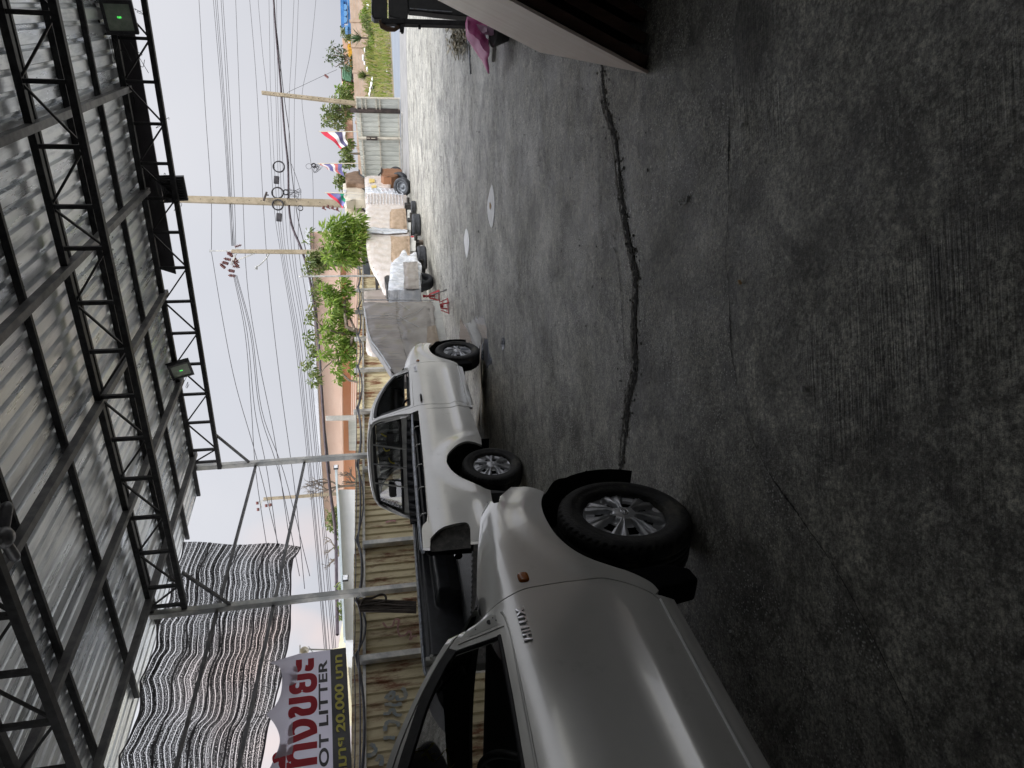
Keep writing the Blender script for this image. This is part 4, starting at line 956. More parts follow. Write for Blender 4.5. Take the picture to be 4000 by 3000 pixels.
MRED = M('red_paint', (.42, .02, .035), (.5, .04, .05), 10, .4)
def bead(rt, name, pts, r, mat, n=5):
    b = MB(); b.tube([(p[0] - rt.a, p[1] - rt.c, p[2] - rt.z) for p in pts], r, n); return b.build(name, mat, rt.o)
# A: biggest wrapped cab
ca = 5.30
PA = pol(z13, ((805, 645), (815, 740), (830, 830), (848, 960), (870, 1090), (920, 1240), (1000, 1340), (1100, 1480), (1200, 1640)), ca) + [(9.85, 1.12), (9.75, .95), (9.9, .45), (11.4, .40), (13.24, .30)]
A_ = Rt('wrapped_cab_side', 'largest cab side wrapped in clear film over brown cardboard, on red jack stands', 'cab panel', 11.5, ca + .7, 'film-wrapped cabs in a row')
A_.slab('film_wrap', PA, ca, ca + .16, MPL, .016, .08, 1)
lowA = [(10.2, .50), (13.17, .36), (13.22, 1.10), (12.3, 1.12), (11.2, 1.06), (10.3, 1.0)]
A_.slab('cardboard_sheet', lowA, ca - .028, ca - .018, MCD2, .012, .1, 4)
A_.slab('body_sill', [(10.0, .28), (13.30, .20), (13.28, .36), (10.0, .50)], ca + .02, ca + .12, PWI, .0)
A_.slab('cardboard_strip', [(10.3, .42), (11.9, .40), (11.85, .56), (10.3, .72)], ca - .05, ca - .045, M('cardboard_light', (.42, .34, .26), (.5, .41, .31), 4, .7), .008, .08)
for j in range(22):
    a_ = 10.5 + .12 * j; z0 = min(1.42, 1.0 + .62 * hsh(j, 3)); bead(A_, 'film_crease', [(a_, ca - .036, z0 + .16), (a_ + .02, ca - .040, z0 + .05), (a_ + .07 * hsh(j, 2), ca - .036, z0 - .12)], [.0008, .003, .0008], MCL, 4)
bead(A_, 'film_fold', [(p[0] - .01, ca - .02, p[1] - .01) for p in PA[1:9]], .014, MCL, 6)
bead(A_, 'film_fold', [(13.36, ca - .02, 1.75), (13.30, ca - .03, 1.2), (13.26, ca - .02, .7), (13.24, ca - .02, .33)], .012, MCL, 6)
bead(A_, 'packing_string', [Cc(*z13(*p), ca - .04) for p in ((860, 870), (1060, 855), (1310, 850), (1420, 930), (1610, 1020))], .0035, MCL)
bead(A_, 'packing_string', [Cc(*z13(*p), ca - .04) for p in ((900, 900), (1250, 910), (1340, 915), (1440, 870), (1580, 810), (1690, 730))], .003, MCL)
bead(A_, 'packing_string', [Cc(*z13(*p), ca - .04) for p in ((1300, 655), (1400, 730), (1480, 785))], .0025, MCL)
# B: its neighbour, only the edge shows
B_ = Rt('wrapped_cab_side', 'film-wrapped cab standing right behind the largest one, only its edge showing', 'cab panel', 16.5, 7.6, 'film-wrapped cabs in a row')
pb = [(18.2, 1.80), (18.25, 1.3), (18.20, .9), (18.05, .16), (14.2, .2), (13.6, 1.0), (14.4, 1.45), (15.4, 1.76)]
B_.slab('film_wrap', pb, 6.9, 7.06, MPL, .02, .1, 2); B_.slab('body_sill', [(15, .10), (18.1, .08), (18.1, .24), (15, .26)], 6.88, 6.95, PWI)
# extra pale cab behind A, corner peeking over it
zz = [Cc(*z13(*p), 7.6) for p in ((860, 1100), (850, 1180), (843, 1290), (870, 1350), (930, 1375), (1010, 1385))]
X_ = Rt('wrapped_cab_side', 'pale wrapped cab whose rounded corner peeks out behind the largest one', 'cab panel', 14.5, 8.2, 'film-wrapped cabs in a row')
X_.slab('film_wrap', [(q[0], q[2]) for q in zz] + [(zz[-1][0], .4), (zz[0][0] + .4, .4), (zz[0][0] + .4, zz[0][2])], 7.6, 7.75, MPL2, .012, .1, 3)
# C
cc = 6.0
pc = pol(z12, ((860, 1120), (848, 1180), (850, 1300), (868, 1420), (900, 1540), (960, 1659)), cc) + pol(z13, ((1000, 240), (1050, 350), (1100, 460), (1160, 480)), cc) + [(16.9, .60), (17.6, .42)] + pol(z12, ((1480, 1390), (1470, 1120)), cc)
C_ = Rt('wrapped_cab_side', 'pale wrapped cab with brown cardboard below and a sloping windshield end', 'cab panel', 18.8, 6.7, 'film-wrapped cabs in a row')
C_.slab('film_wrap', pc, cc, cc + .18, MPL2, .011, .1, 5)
C_.slab('cardboard_sheet', pol(z12, ((1200, 1180), (1210, 1300), (1205, 1500), (1230, 1659), (1480, 1640), (1478, 1390), (1475, 1180), (1300, 1190)), cc - .03), cc - .035, cc - .02, MCD, .012, .1, 2)
C_.slab('body_sill', pol(z12, ((1485, 1175), (1485, 1390), (1560, 1390), (1565, 1200), (1530, 1170)), cc), cc + .02, cc + .2, PWI)
b = MB(); q = Cc(*z12(1515, 1190), cc); b.lathe([(0, -.03), (.05, -.02), (.06, 0)], 16, 'y'); b.build('tail_lamp', MRED, C_.o, (q[0] - C_.a, -.68, q[2]))
# D
pd = pol(z12, ((845, 725), (838, 800), (842, 950), (855, 1060), (870, 1110), (1100, 1100), (1440, 1095), (1430, 900), (1415, 790), (1200, 810), (1110, 745), (1000, 745)), cc)
D_ = Rt('wrapped_cab_side', 'wrapped cab in mid row with its cardboard flap folded below, over a flat tyre', 'cab panel', 22.3, 6.7, 'film-wrapped cabs in a row')
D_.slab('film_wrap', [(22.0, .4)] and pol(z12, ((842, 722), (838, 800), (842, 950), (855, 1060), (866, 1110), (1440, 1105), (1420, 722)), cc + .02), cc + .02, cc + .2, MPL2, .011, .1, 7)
D_.slab('cardboard_sheet', pol(z12, ((1190, 850), (1215, 800), (1415, 785), (1440, 1090), (1190, 1065)), cc - .02), cc - .03, cc - .015, MCD, .012, .1, 6)
D_.slab('body_sill', pol(z12, ((1440, 800), (1430, 1080), (1490, 1090), (1500, 800)), cc), cc + .02, cc + .2, PWI)
D_.slab('film_gather', pol(z12, ((870, 1060), (860, 1130), (1150, 1150), (1440, 1130), (1445, 1090), (1150, 1080)), cc - .06), cc - .08, cc - .04, MCL, .02, .08, 9)
# E F H I : narrower slices of the next ones
for nm, pp, lb, sd_, col in (('E', ((838, 565), (835, 640), (842, 730), (1430, 735), (1435, 600), (1400, 590), (1200, 570)), 'wrapped cab bound with many tight vertical film folds', 11, MPL2),
                        ('F', ((832, 470), (835, 560), (1300, 580), (1420, 590), (1440, 545), (1300, 500), (1100, 480)), 'thin wrapped cab slice with glossy white diagonal film streaks', 12, MCL),
                        ('H', ((830, 400), (832, 475), (1190, 495), (1210, 420)), 'wrapped cab with an orange-yellow sticker glowing under its film', 13, MPL2),
                        ('I', ((826, 335), (830, 402), (1200, 425), (1215, 330), (1100, 310), (900, 312)), 'last wrapped cab of the row with the biggest yellow sticker', 14, MPL2)):
    P_ = pol(z12, pp, cc + .02 * sd_ - .2); mx_ = sum(p[0] for p in P_) / len(P_)
    R_ = Rt('wrapped_cab_side', lb, 'cab panel', mx_, 6.6, 'film-wrapped cabs in a row')
    R_.slab('film_wrap', P_, cc + .02 * sd_ - .2, cc + .02 * sd_ - .05, col, .012, .09, sd_)
    if nm in 'HI':
        yy = ((920, 450), (990, 440), (1000, 480), (930, 485)) if nm == 'H' else ((890, 345), (965, 345), (975, 395), (890, 405))
        R_.slab('sticker', pol(z12, yy, cc), cc + .02 * sd_ - .235, cc + .02 * sd_ - .232, MYS)
    if nm == 'E':
        for j in range(12): bead(R_, 'film_crease', [Cc(*z12(870 + 45 * j, 580), cc), Cc(*z12(875 + 45 * j, 650), cc - .01), Cc(*z12(868 + 46 * j, 725), cc)], .012, MCL, 4)
    if nm == 'F':
        for j in range(7): bead(R_, 'film_crease', [Cc(*z12(900 + 70 * j, 490 + 4 * j), cc), Cc(*z12(960 + 70 * j, 560 + 4 * j), cc - .01)], .014, MCL, 4)
# G: film-wrapped engine in front
pg = [z13(*p) for p in ((1640, 480), (1400, 482), (1160, 478), (1185, 300), (1195, 170), (1215, 60))] + [z12(*p) for p in ((1220, 1560), (1300, 1490), (1370, 1390), (1410, 1378), (1450, 1450), (1500, 1420), (1570, 1400), (1590, 1520), (1640, 1560))] + [z13(1650, 150), z13(1625, 300)]
cg = 5.75
Gt = Rt('wrapped_engine', 'hunched bundle in loose clear film resting over a black wheel', 'wrapped bundle', 16.6, 6.2)
Gt.slab('film_wrap', [(lambda q: (q[0], q[2]))(Cc(*p, cg)) for p in pg], cg, cg + .35, MCL, .035, .08, 21)
Gt.slab('cardboard_sheet', pol(z13, ((1380, 90), (1400, 300), (1390, 470), (1610, 470), (1600, 250), (1590, 80)), cg - .03), cg - .045, cg - .03, MCD2, .015, .09, 22)
Gt.slab('engine_block', pol(z13, ((1110, 300), (1150, 275), (1190, 280), (1190, 420), (1150, 430), (1120, 370)), cg + .1), cg + .1, cg + .5, MUN)

# tyres: one mesh reused
def tyre_thing(p, label, rx=0, ry=0, rz=0, z=.11, sc=1.0, dish=True, group='loose tyres by the wrapped cabs'):
    o = thing('spare_wheel', label, 'wheel', (p.x, p.y, z), rz, group); o.rotation_euler = (rx, ry, rz); o.scale = (sc, sc * 1.05, sc)
    t_ = bpy.data.objects.new('tyre', TYM); COL.objects.link(t_); t_.parent = o
    if dish:
        b = MB(); b.lathe([(0, .02), (.06, .03), (.07, .0), (.15, -.01), (.17, .05), (.20, .08), (.2, -.08)], 32, 'y'); b.build('wheel_rim', MRMX, o)
    return o
MRMX = M('rim_grey', (.12, .13, .15), (.2, .22, .24), 9, .45, .3)
TYM = WH[0].data.copy(); TYM.materials.clear(); TYM.materials.append(MRT)
tyre_thing(W(18.95, 6.25), 'tyre lying flat under the pale cab with sloping end', pi / 2, 0, 0, .13)
tyre_thing(W(20.95, 5.85), 'tyre lying flat under the cab in mid row', pi / 2, 0, 0, .13)
tyre_thing(W(22.7, 5.75), 'small tyre lying flat deepest under the row', pi / 2, 0, 0, .10, .62)
tyre_thing(W(16.85, 6.2), 'black wheel standing under the hunched film bundle', 0, 0, SROT - .1, .335)
pp_ = G(1575, 690)
tyre_thing(G(1573, 682), 'dusty tyre leaning at the far end of the tyre pile', .45, 0, SROT + 1.5, .31)
tyre_thing(G(1590, 706), 'dusty tyre leaning in the middle of the tyre pile', .55, 0, SROT + 1.6, .30)
tyre_thing(G(1602, 730), 'dusty tyre leaning at the near end of the tyre pile', .65, 0, SROT + 1.7, .28)
# under-row blocks
bk = Rt('axle_assembly', 'dark axles and frame rails lying under the wrapped cabs', 'axle', 20, 6.4)
b = MB()
for a_, c_ in ((17.9, 6.3), (19.9, 6.2), (22.0, 6.1), (23.6, 6.0)):
    b.tube([(a_ - 20, c_ - 6.4 - .35, .22), (a_ - 20, c_ - 6.4 + 1.0, .22)], .05, 8); b.box(a_ - 20.15, a_ - 19.85, c_ - 6.55, c_ - 6.35, .12, .34)
b.bar((-2.6, 0, .30), (4.6, -.3, .30), .08, .1); b.build('axle_frame', MUN, bk.o)
# red jack stands
def jack(p, label, h, rz):
    r = thing('jack_stand', label, 'jack stand', (p.x, p.y, 0), rz, 'red jack stands')
    b = MB(); s_ = .12; t_ = .035
    for i, j in ((-1, -1), (1, -1), (1, 1), (-1, 1)): b.bar((i * s_, j * s_, 0), (i * t_, j * t_, h * .72), .028, .010)
    for k_ in range(4):
        q = [(-s_, -s_), (s_, -s_), (s_, s_), (-s_, s_)]; f_ = .85
        b.bar((q[k_][0], q[k_][1], .012), (q[(k_ + 1) % 4][0], q[(k_ + 1) % 4][1], .012), .03, .008)
        b.bar((q[k_][0] * .66, q[k_][1] * .66, h * .33), (q[(k_ + 1) % 4][0] * .66, q[(k_ + 1) % 4][1] * .66, h * .33), .02, .008)
    b.build('stand_frame', MRED, r)
    b = MB(); b.tube([(0, 0, h * .3), (0, 0, h)], .024, 10); b.box(-.05, .05, -.03, .03, h, h + .02); b.box(-.05, -.035, -.03, .03, h + .02, h + .045); b.box(.035, .05, -.03, .03, h + .02, h + .045); b.build('stand_post', MRED, r)
    b = MB(); b.tube([(0.03, 0, h * .7), (.16, .05, h * .62)], .008, 6); b.build('ratchet_handle', MDP, r)
jack(G(1752, 1195), 'nearer red jack stand under the corner of the largest wrapped cab', .36, SROT)
jack(G(1716, 1155), 'farther red jack stand behind the first one', .34, SROT + .3)
b = MB(); P1_, P2_ = G(1735, 1140), G(1742, 1138)
b.tube([G(1700, 1160) + Vector((0, 0, .22)), G(1720, 1150) + Vector((0, 0, .14)), G(1745, 1132, 0) + Vector((0, 0, .012))], .013, 6); tag(b.build('jack_handle', MBK), 'long black jack handle sticking out beside the jack stands', 'jack handle')  # long handle of a jack, beside the stands
# cream noses and brown panels stacked behind
zn = z12
def nose(poly, arch, lamp, c, label, mat, name='cab_nose', th=.35, grp='cut cab noses stacked behind the row'):
    P_ = pol(zn, poly, c); mx_ = sum(p[0] for p in P_) / len(P_); zz_ = min(p[1] for p in P_)
    R_ = Rt(name, label, 'cab part', mx_, c + .4, grp, zz_)
    R_.slab('body_panel', P_, c, c + th, mat, .008, .12, 3)
    if lamp:
        R_.slab('headlamp', pol(zn, lamp, c - .02), c - .03, c - .015, MCL)
    if arch:
        bead(R_, 'arch_lip', [Cc(*zn(*p), c - .01) for p in arch], .03, MDP, 6)
    return R_
nose(((515, 420), (600, 408), (745, 390), (760, 440), (790, 490), (822, 520), (825, 655), (700, 655), (560, 672), (530, 640), (512, 560)), ((745, 388), (765, 450), (795, 500), (825, 522)), ((520, 520), (560, 520), (555, 600), (535, 620)), 6.7, 'cream cab nose, the nearer to the brown panels, wheel arch facing up', MCRM)
nose(((540, 760), (640, 735), (765, 712), (790, 770), (815, 810), (838, 830), (845, 965), (720, 968), (620, 990), (570, 985), (555, 900)), ((765, 712), (790, 775), (838, 830)), ((545, 840), (580, 840), (575, 930), (560, 940)), 7.2, 'cream cab nose next to the leafy mango bush', MCRM)
nose(((545, 285), (640, 255), (745, 238), (760, 300), (800, 335), (822, 345), (822, 440), (700, 420), (560, 420)), ((745, 235), (760, 300), (825, 345)), None, 6.5, 'brown cut cab shell with open box rails', MRST, 'cab_shell')
nose(((1060, 300), (1075, 203), (1200, 205), (1290, 208), (1362, 222), (1355, 262), (1290, 312), (1210, 330), (1100, 322)), ((1030, 310), (1065, 270), (1070, 210)), None, 5.75, 'orange-brown fender panel standing by the tyre pile', MBRN, 'fender_panel', .5)
# rack that carries them
rk = Rt('storage_rack', 'dark rack carrying the cut cab noses', 'rack', 25, 8.2)
b = MB()
for a_ in (20.5, 23.5, 26.5, 29.5):
    for c_ in (-.4, .5): b.box(a_ - 25.04, a_ - 24.96, c_ - .04, c_ + .04, 0, 1.42)
for c_ in (-.4, .5): b.bar((-4.6, c_, 1.42), (4.6, c_, 1.42), .08, .08)
b.build('rack_frame', MUN, rk.o)
# black bed liner tipped in the bush
cl_ = 7.9
ln2 = Rt('loose_bed_liner', 'black ribbed bed liner tipped up against the mango bush', 'bed liner', 19.5, 8.2)
ln2.slab('liner_shell', pol(z12, ((800, 1180), (790, 1420), (800, 1540), (900, 1560), (870, 1400), (850, 1180)), cl_), cl_, cl_ + .5, MLN, .0)
bead(ln2, 'liner_rim', [Cc(*z12(*p), cl_) for p in ((800, 1300), (700, 1330), (665, 1620), (760, 1590), (905, 1555))], .035, MDP, 6)
for j in range(6): bead(ln2, 'liner_rib', [Cc(*z12(805 + 8 * j, 1200 + 40 * j), cl_ - .02), Cc(*z12(850 + 6 * j, 1210 + 40 * j), cl_ - .02)], .02, MDP, 5)

# sheet metal lying under the farther pickup
MSH = M('bronze_sheet', (.70, .60, .52), (.78, .69, .61), 2, .35, .0, bump=.2, bscale=4, c3=(.1, .09, .08), s3=20, lo3=.66, hi3=.7)
b = MB(); s0, s1_ = G(1893, 1330), G(1885, 1670); d_ = (s1_ - s0); n_ = Vector((-d_.y, d_.x, 0)).normalized()
b.grid(40, 8, lambda u, v: s0 + d_ * u + n_ * (-.12 + .30 * v) + Vector((0, 0, .012 + .06 * sin(pi * v * .55) + .012 * sin(u * 9))))
tag(b.build('bent_body_panel', MSH), 'bronze coloured bent metal panel lying under the farther pickup', 'metal panel')

# stains, puddles and white ovals on the ground
def blob(name, pts, mat, label, cat, z=.005, jit=.02, seed=1, kind=None, grp=None, h=0):
    P_ = [G(*p) for p in pts]; P_ = crom([(p.x, p.y) for p in P_], 7, True); rr = random.Random(seed)
    P_ = [(x + rr.uniform(-jit, jit), y + rr.uniform(-jit, jit)) for x, y in P_]
    cx = sum(p[0] for p in P_) / len(P_); cy = sum(p[1] for p in P_) / len(P_)
    b = MB(); b.prism([(x - cx, y - cy) for x, y in P_], 0, z, lambda u, v, c: (u, v, c)); o = b.build(name, mat); o.location = (cx, cy, 0.0005 + h); tag(o, label, cat, grp, kind); return o
MWP = M('white_patch', (.95, .96, .97), (.97, .97, .97), 9, .5, 0)  # flat near-white tone of the two floor ovals
MML = M('milky_water', (.20, .23, .29), (.50, .54, .62), 14, .14, coat=.8, spec=.9, stretch=(1, 1, 1), lo=.36, hi=.62)
MBW = M('brown_water', (.07, .065, .05), (.09, .08, .065), 4, .05, spec=1)
blob('oval_patch', ((1922, 722), (1907, 780), (1905, 820), (1910, 860), (1922, 890), (1931, 850), (1933, 800), (1931, 760)), MWP, 'larger bright white oval patch on the floor', 'oval_patch', .005, .004, 2, grp='white oval patches')
blob('oval_patch', ((1822, 892), (1814, 930), (1816, 965), (1824, 1008), (1832, 970), (1833, 930)), MWP, 'smaller bright white oval patch farther into the yard', 'oval_patch', .005, .004, 3, grp='white oval patches')
b_ = blob('mud_speck', ((1916, 790), (1914, 805), (1917, 818), (1921, 805)), M('ochre', (.5, .3, .12), (.4, .25, .1), 20, .7), 'small ochre speck in the larger white patch', 'dirt', .003, .004, 4, h=.006)
z16 = zm(1650, 1100, .42)
blob('puddle', [z16(*p) for p in ((355, 340), (352, 430), (352, 560), (450, 565), (440, 500), (415, 440), (385, 400))], MBW, 'brown water puddle beside the farther pickup front wheel', 'puddle', .004, .012, 5)
blob('milky_stain', [z16(*p) for p in ((385, 390), (420, 450), (445, 520), (470, 590), (540, 700), (600, 790), (650, 760), (620, 640), (605, 520), (600, 420), (570, 330), (530, 330), (480, 350), (430, 400))], MML, 'milky blue stain spreading round the farther pickup front tyre', 'stain', .003, .03, 6)
blob('milky_stain', [z16(*p) for p in ((745, 520), (735, 570), (745, 640), (765, 600), (768, 545))], MML, 'small milky blue stain apart on the floor', 'stain', .003, .02, 7)

# leaning boards at the right
g1, g2 = Vector((2.846, 5.681, 0)), Vector((1.629, 3.437, 0)); gd = (g1 - g2).normalized(); gn = Vector((gd.y, -gd.x, 0)); tl = radians(21.8)
up = gn * sin(tl) + Vector((0, 0, cos(tl))); nn = gn * cos(tl) - Vector((0, 0, sin(tl)))
MPY = M('plywood', (.74, .62, .53), (.84, .73, .65), 1.3, .45, stretch=(1, 4.5, .7), c3=(.62, .48, .39), s3=2.6, lo3=.5, hi3=.75, coat=.1)
MDB = M('dark_brown_board', (.07, .034, .024), (.13, .065, .045), 3, .5, stretch=(6, 6, 1))
def board(name, off, L0, L1, hgt, th, mat, label, cat, grp=None):
    r = g2 + nn * off; b = MB(); o0 = g2 + gn * (off / cos(tl)) if off else g2.copy()
    P_ = [o0 + gd * L0, o0 + gd * L1, o0 + gd * L1 + up * hgt, o0 + gd * L0 + up * hgt]; base = o0.copy()
    vs = [p - base for p in P_] + [p - base + nn * th for p in P_]; zmin = min(v.z for v in vs)
    vs = [v - Vector((0, 0, zmin)) for v in vs]
    b.add(vs, [(0, 1, 2, 3), (7, 6, 5, 4), (0, 4, 5, 1), (1, 5, 6, 2), (2, 6, 7, 3), (3, 7, 4, 0)])
    o = b.build(name, mat, None, base, bevel=.002); tag(o, label, cat, grp); return o
board('plywood_sheet', 0, 0, 2.553, 1.30, .016, MPY, 'pale plywood sheet leaning at the edge of the picture, foremost of its stack', 'board')
lbs = ['dark brown board directly behind the pale plywood sheet', 'second dark brown board behind the plywood', 'third dark brown board behind the plywood', 'fourth dark brown board, in mid stack', 'fifth dark brown board, past mid stack', 'sixth dark brown board, deep in the stack', 'last dark brown board, farthest from the plywood']
for i in range(7): board('dark_board', .03 + .10 * i, .03 + .05 * (i % 3), 2.35, 1.28 - .03 * (i % 2), .055, MDB, lbs[i], 'board', 'dark boards leaning behind the plywood')

# black cabinet, stand, rags by the boards
MBC = M('black_cabinet_paint', (.010, .011, .013), (.02, .02, .022), 14, .42)
za = zm(1400, 0, .27124); yb = 8.6
def Dl(a, b_, y=yb): return D(*za(a, b_), y)
def dslab(name, pts, y0, y1, mat, par=None, amp=0, seed=0):
    P_ = [Dl(*p, y0) for p in pts]; b = MB(); P2 = [(p.x, p.z) for p in P_]
    if amp:
        ov, fs = tri2d(P2, (), .035); b.add([(x, y0 + amp * sn(x * 6, z * 6, seed), z) for x, z in ov], fs, True)
        L = resample(P2, .035); m_ = len(L); vs = [(x, y0 + amp * sn(x * 6, z * 6, seed) if k_ == 0 else y0 + (y1 - y0) * k_ / 3, z if k_ < 2 else z * (1 - .18 * (k_ - 1))) for k_ in range(4) for x, z in L]
        b.add(vs, [(k_ * m_ + i, k_ * m_ + (i + 1) % m_, (k_ + 1) * m_ + (i + 1) % m_, (k_ + 1) * m_ + i) for k_ in range(3) for i in range(m_)], True)
    else: b.prism(P2, y0, y1, lambda u, v, c: (u, c, v))
    return b.build(name, mat, par, bevel=0 if amp else .01)
cbn = thing('tool_cabinet', 'black tool cabinet at the edge of the picture behind the plywood', 'cabinet')
dslab('cabinet_body', ((700, -500), (720, 150), (900, 165), (1100, 190), (1300, 212), (1560, 235), (1900, 250), (1900, -500)), yb, yb + .12, MBC, cbn)
dslab('top_drawer', ((430, -500), (440, 215), (470, 245), (640, 278), (700, 270), (715, 200), (700, -500)), yb - .03, yb + .12, MBC, cbn)
b = MB(); b.tube([Dl(740, 120, yb - .02), Dl(1000, 145, yb - .02), Dl(1350, 170, yb - .02)], .006, 6); b.build('edge_trim', MPI, cbn)
bx = thing('black_case', 'black plastic case standing on top of the tool cabinet', 'case')
dslab('case_body', ((185, -500), (192, 100), (205, 245), (225, 265), (400, 270), (415, 255), (412, -500)), yb, yb + .12, MBC, bx)
dslab('case_lid', ((182, -500), (186, 215), (202, 225), (205, -500)), yb - .02, yb + .13, MPI, bx)
ys = 8.0
stn = thing('iron_stand', 'upright black iron stand with a curved hooked top and cross arm', 'stand', D(1823, 92, ys) * 1)
stn.location.z = 0; L0 = Vector((stn.location.x, stn.location.y, 0))
P_ = [Dl(*p, ys) - L0 for p in ((1560, 350), (1200, 340), (900, 330), (660, 330), (440, 330), (330, 320))]
b = MB(); b.bar((P_[0].x, 0, 0), P_[3], .085, .06, (1, 0, 0)); b.bar(P_[3], P_[5], .08, .06, (1, 0, 0)); b.build('upright', MBK, stn, bevel=.005)
b = MB(); b.tube([Dl(*p, ys) - L0 for p in ((325, 300), (345, 380), (420, 420), (520, 425), (575, 395), (590, 350))], [.03, .032, .03, .026, .022, .02], 8); b.build('hooked_top', MRST, stn)
b = MB(); b.bar(Dl(640, 270, ys) - L0, Dl(625, 450, ys) - L0, .07, .05); b.bar(Dl(630, 440, ys) - L0, Dl(632, 480, ys) - L0, .035, .03); b.build('cross_arm', MBK, stn, bevel=.004)
b = MB(); b.bar(Dl(880, 330, ys) - L0, Dl(882, 410, ys) - L0, .04, .03); b.build('peg', MBK, stn)
b = MB(); b.box(P_[0].x - .2, P_[0].x + .2, -.2, .2, 0, .03); b.build('foot_plate', MBK, stn)
MPK = M('pink_fabric', (.80, .12, .42), (.88, .26, .55), 5, .45, bump=.6, bscale=12)
yp = 7.0
pk = thing('pink_bag', 'crumpled pink bag lying by the foot of the black stand', 'bag', G(1905, 150)); L0 = Vector((pk.location.x, pk.location.y, 0))
o = dslab('bag_body', ((1565, 230), (1575, 400), (1600, 470), (1650, 520), (1720, 570), (1760, 640), (1800, 690), (1850, 770), (1888, 775), (1890, 690), (1865, 580), (1800, 490), (1840, 420), (1860, 380), (1800, 230)), yp, yp + .45, MPK, None, .03, 3)
o.parent = pk; o.location = -L0
o = dslab('bag_fold', ((1700, 340), (1780, 360), (1850, 390), (1850, 470), (1790, 480), (1730, 410)), yp - .06, yp - .02, M('pale_pink', (.62, .34, .50), (.75, .5, .66), 8, .3), None, .02, 7); o.parent = pk; o.location = -L0
bs = thing('basin', 'black round basin half hidden behind the plywood', 'basin', G(1985, 70))
b = MB(); b.lathe([(0, .01), (.2, .012), (.26, .16), (.28, .165), (.285, .15), (.22, .0), (0, 0)], 36, 'z'); b.build('basin_shell', MDP, bs)
b = MB(); b.tube([G(1823, 100) + Vector((0, 0, .02)), G(1836, 190) + Vector((0, 0, .015)), G(1841, 290) + Vector((0, 0, .012))], .011, 6); tag(b.build('metal_rod', MPI), 'thin curved metal rod lying on the floor past the pink bag', 'rod')
b = MB(); b.bar(G(1937, 140) + Vector((0, 0, .02)), G(1931, 240) + Vector((0, 0, .02)), .05, .03); tag(b.build('wooden_batten', MPC), 'short grey batten lying on the floor beside the pink bag', 'batten')
MRG = M('rag_pile_cloth', (.16, .15, .11), (.5, .46, .36), 12, .8, bump=.8, bscale=20, c3=(.45, .25, .05), s3=6, lo3=.58, hi3=.66)
rp = random.Random(3)
b = MB()
for i in range(260):
    sx_, sy_ = rp.gauss(1800, 16), rp.uniform(95, 200) ; p = G(sx_, sy_); a_ = rp.uniform(0, pi); l_ = rp.uniform(.05, .16); q = p + Vector((cos(a_) * l_, sin(a_) * l_, 0))
    h0, h1 = rp.uniform(.01, .10), rp.uniform(.01, .08); wd_ = rp.uniform(.012, .06)
    b.bar(p + Vector((0, 0, h0)), q + Vector((0, 0, h1)), wd_, .006)
tag(b.build('rag_pile', MRG), 'heap of dirty straw-coloured rags beside the iron stand', 'rags', kind='stuff')
MLT = M('litter_white', (.6, .6, .58), (.7, .7, .68), 9, .6)
MLB2 = M('litter_dark', (.02, .02, .02), (.04, .04, .04), 9, .6)
def chip(sx_, sy_, s_, mat, label, cat='litter', rz=0, asp=1, nm='litter', grp=None):
    p = G(sx_, sy_); b = MB(); rr = random.Random(int(sx_ + sy_)); n = 7
    P_ = [(s_ * asp * cos(t * 2 * pi / n) * rr.uniform(.6, 1.1), s_ * sin(t * 2 * pi / n) * rr.uniform(.6, 1.1)) for t in range(n)]
    b.prism(P_, 0, .008 + s_ * .15, lambda u, v, c: (u, v, c)); o = b.build(nm, mat, None, p + Vector((0, 0, .009 if sx_ > 2850 else 0))); o.rotation_euler.z = rz; tag(o, label, cat, grp)
chip(2908, 485, .012, MLT, 'tiny white chip on the smooth slab')
chip(3148, 1519, .012, MLT, 'white pebble-like scrap near the middle of the smooth slab')
chip(2902, 1103, .006, M('cigarette_filter', (.55, .32, .12), (.6, .4, .2), 30, .7), 'orange cigarette butt on the smooth slab', 'cigarette butt', .7, 2.6, 'cigarette_butt')
chip(2863, 2465, .008, MLT, 'small pale flake beside the nearest pickup sill')
b = MB(); q0 = G(2665, 800); b.tube(crom([tuple(q0 + Vector(v)) for v in ((0, 0, .008), (.02, .01, .012), (.03, -.015, .01), (.005, -.02, .012), (.0, -.05, .006), (.025, -.075, .005))], 5), .0045, 5); tag(b.build('twisted_tape', MLT), 'twisted strip of white tape past the slab joint', 'tape')
rs = random.Random(11); b = MB()
for i in range(220):
    sx_ = 1640 + 900 * rs.random() ** 1.4; sy_ = rs.uniform(120, 1500); p = G(sx_, sy_); s_ = rs.uniform(.002, .007) * (1 + (p.y > 9)); b.lathe([(0, s_ * .8), (s_ * .8, s_ * .5), (s_, 0)], 5, 'z', False, lambda a_, k_: s_ * rs.uniform(-.4, .8))
    for k_ in range(len(b.v) - 15, len(b.v)): b.v[k_] = (b.v[k_][0] + p.x, b.v[k_][1] + p.y, b.v[k_][2])
tag(b.build('grit', MLB2), 'dark grit and crumbs scattered over the concrete yard', 'grit', kind='stuff')

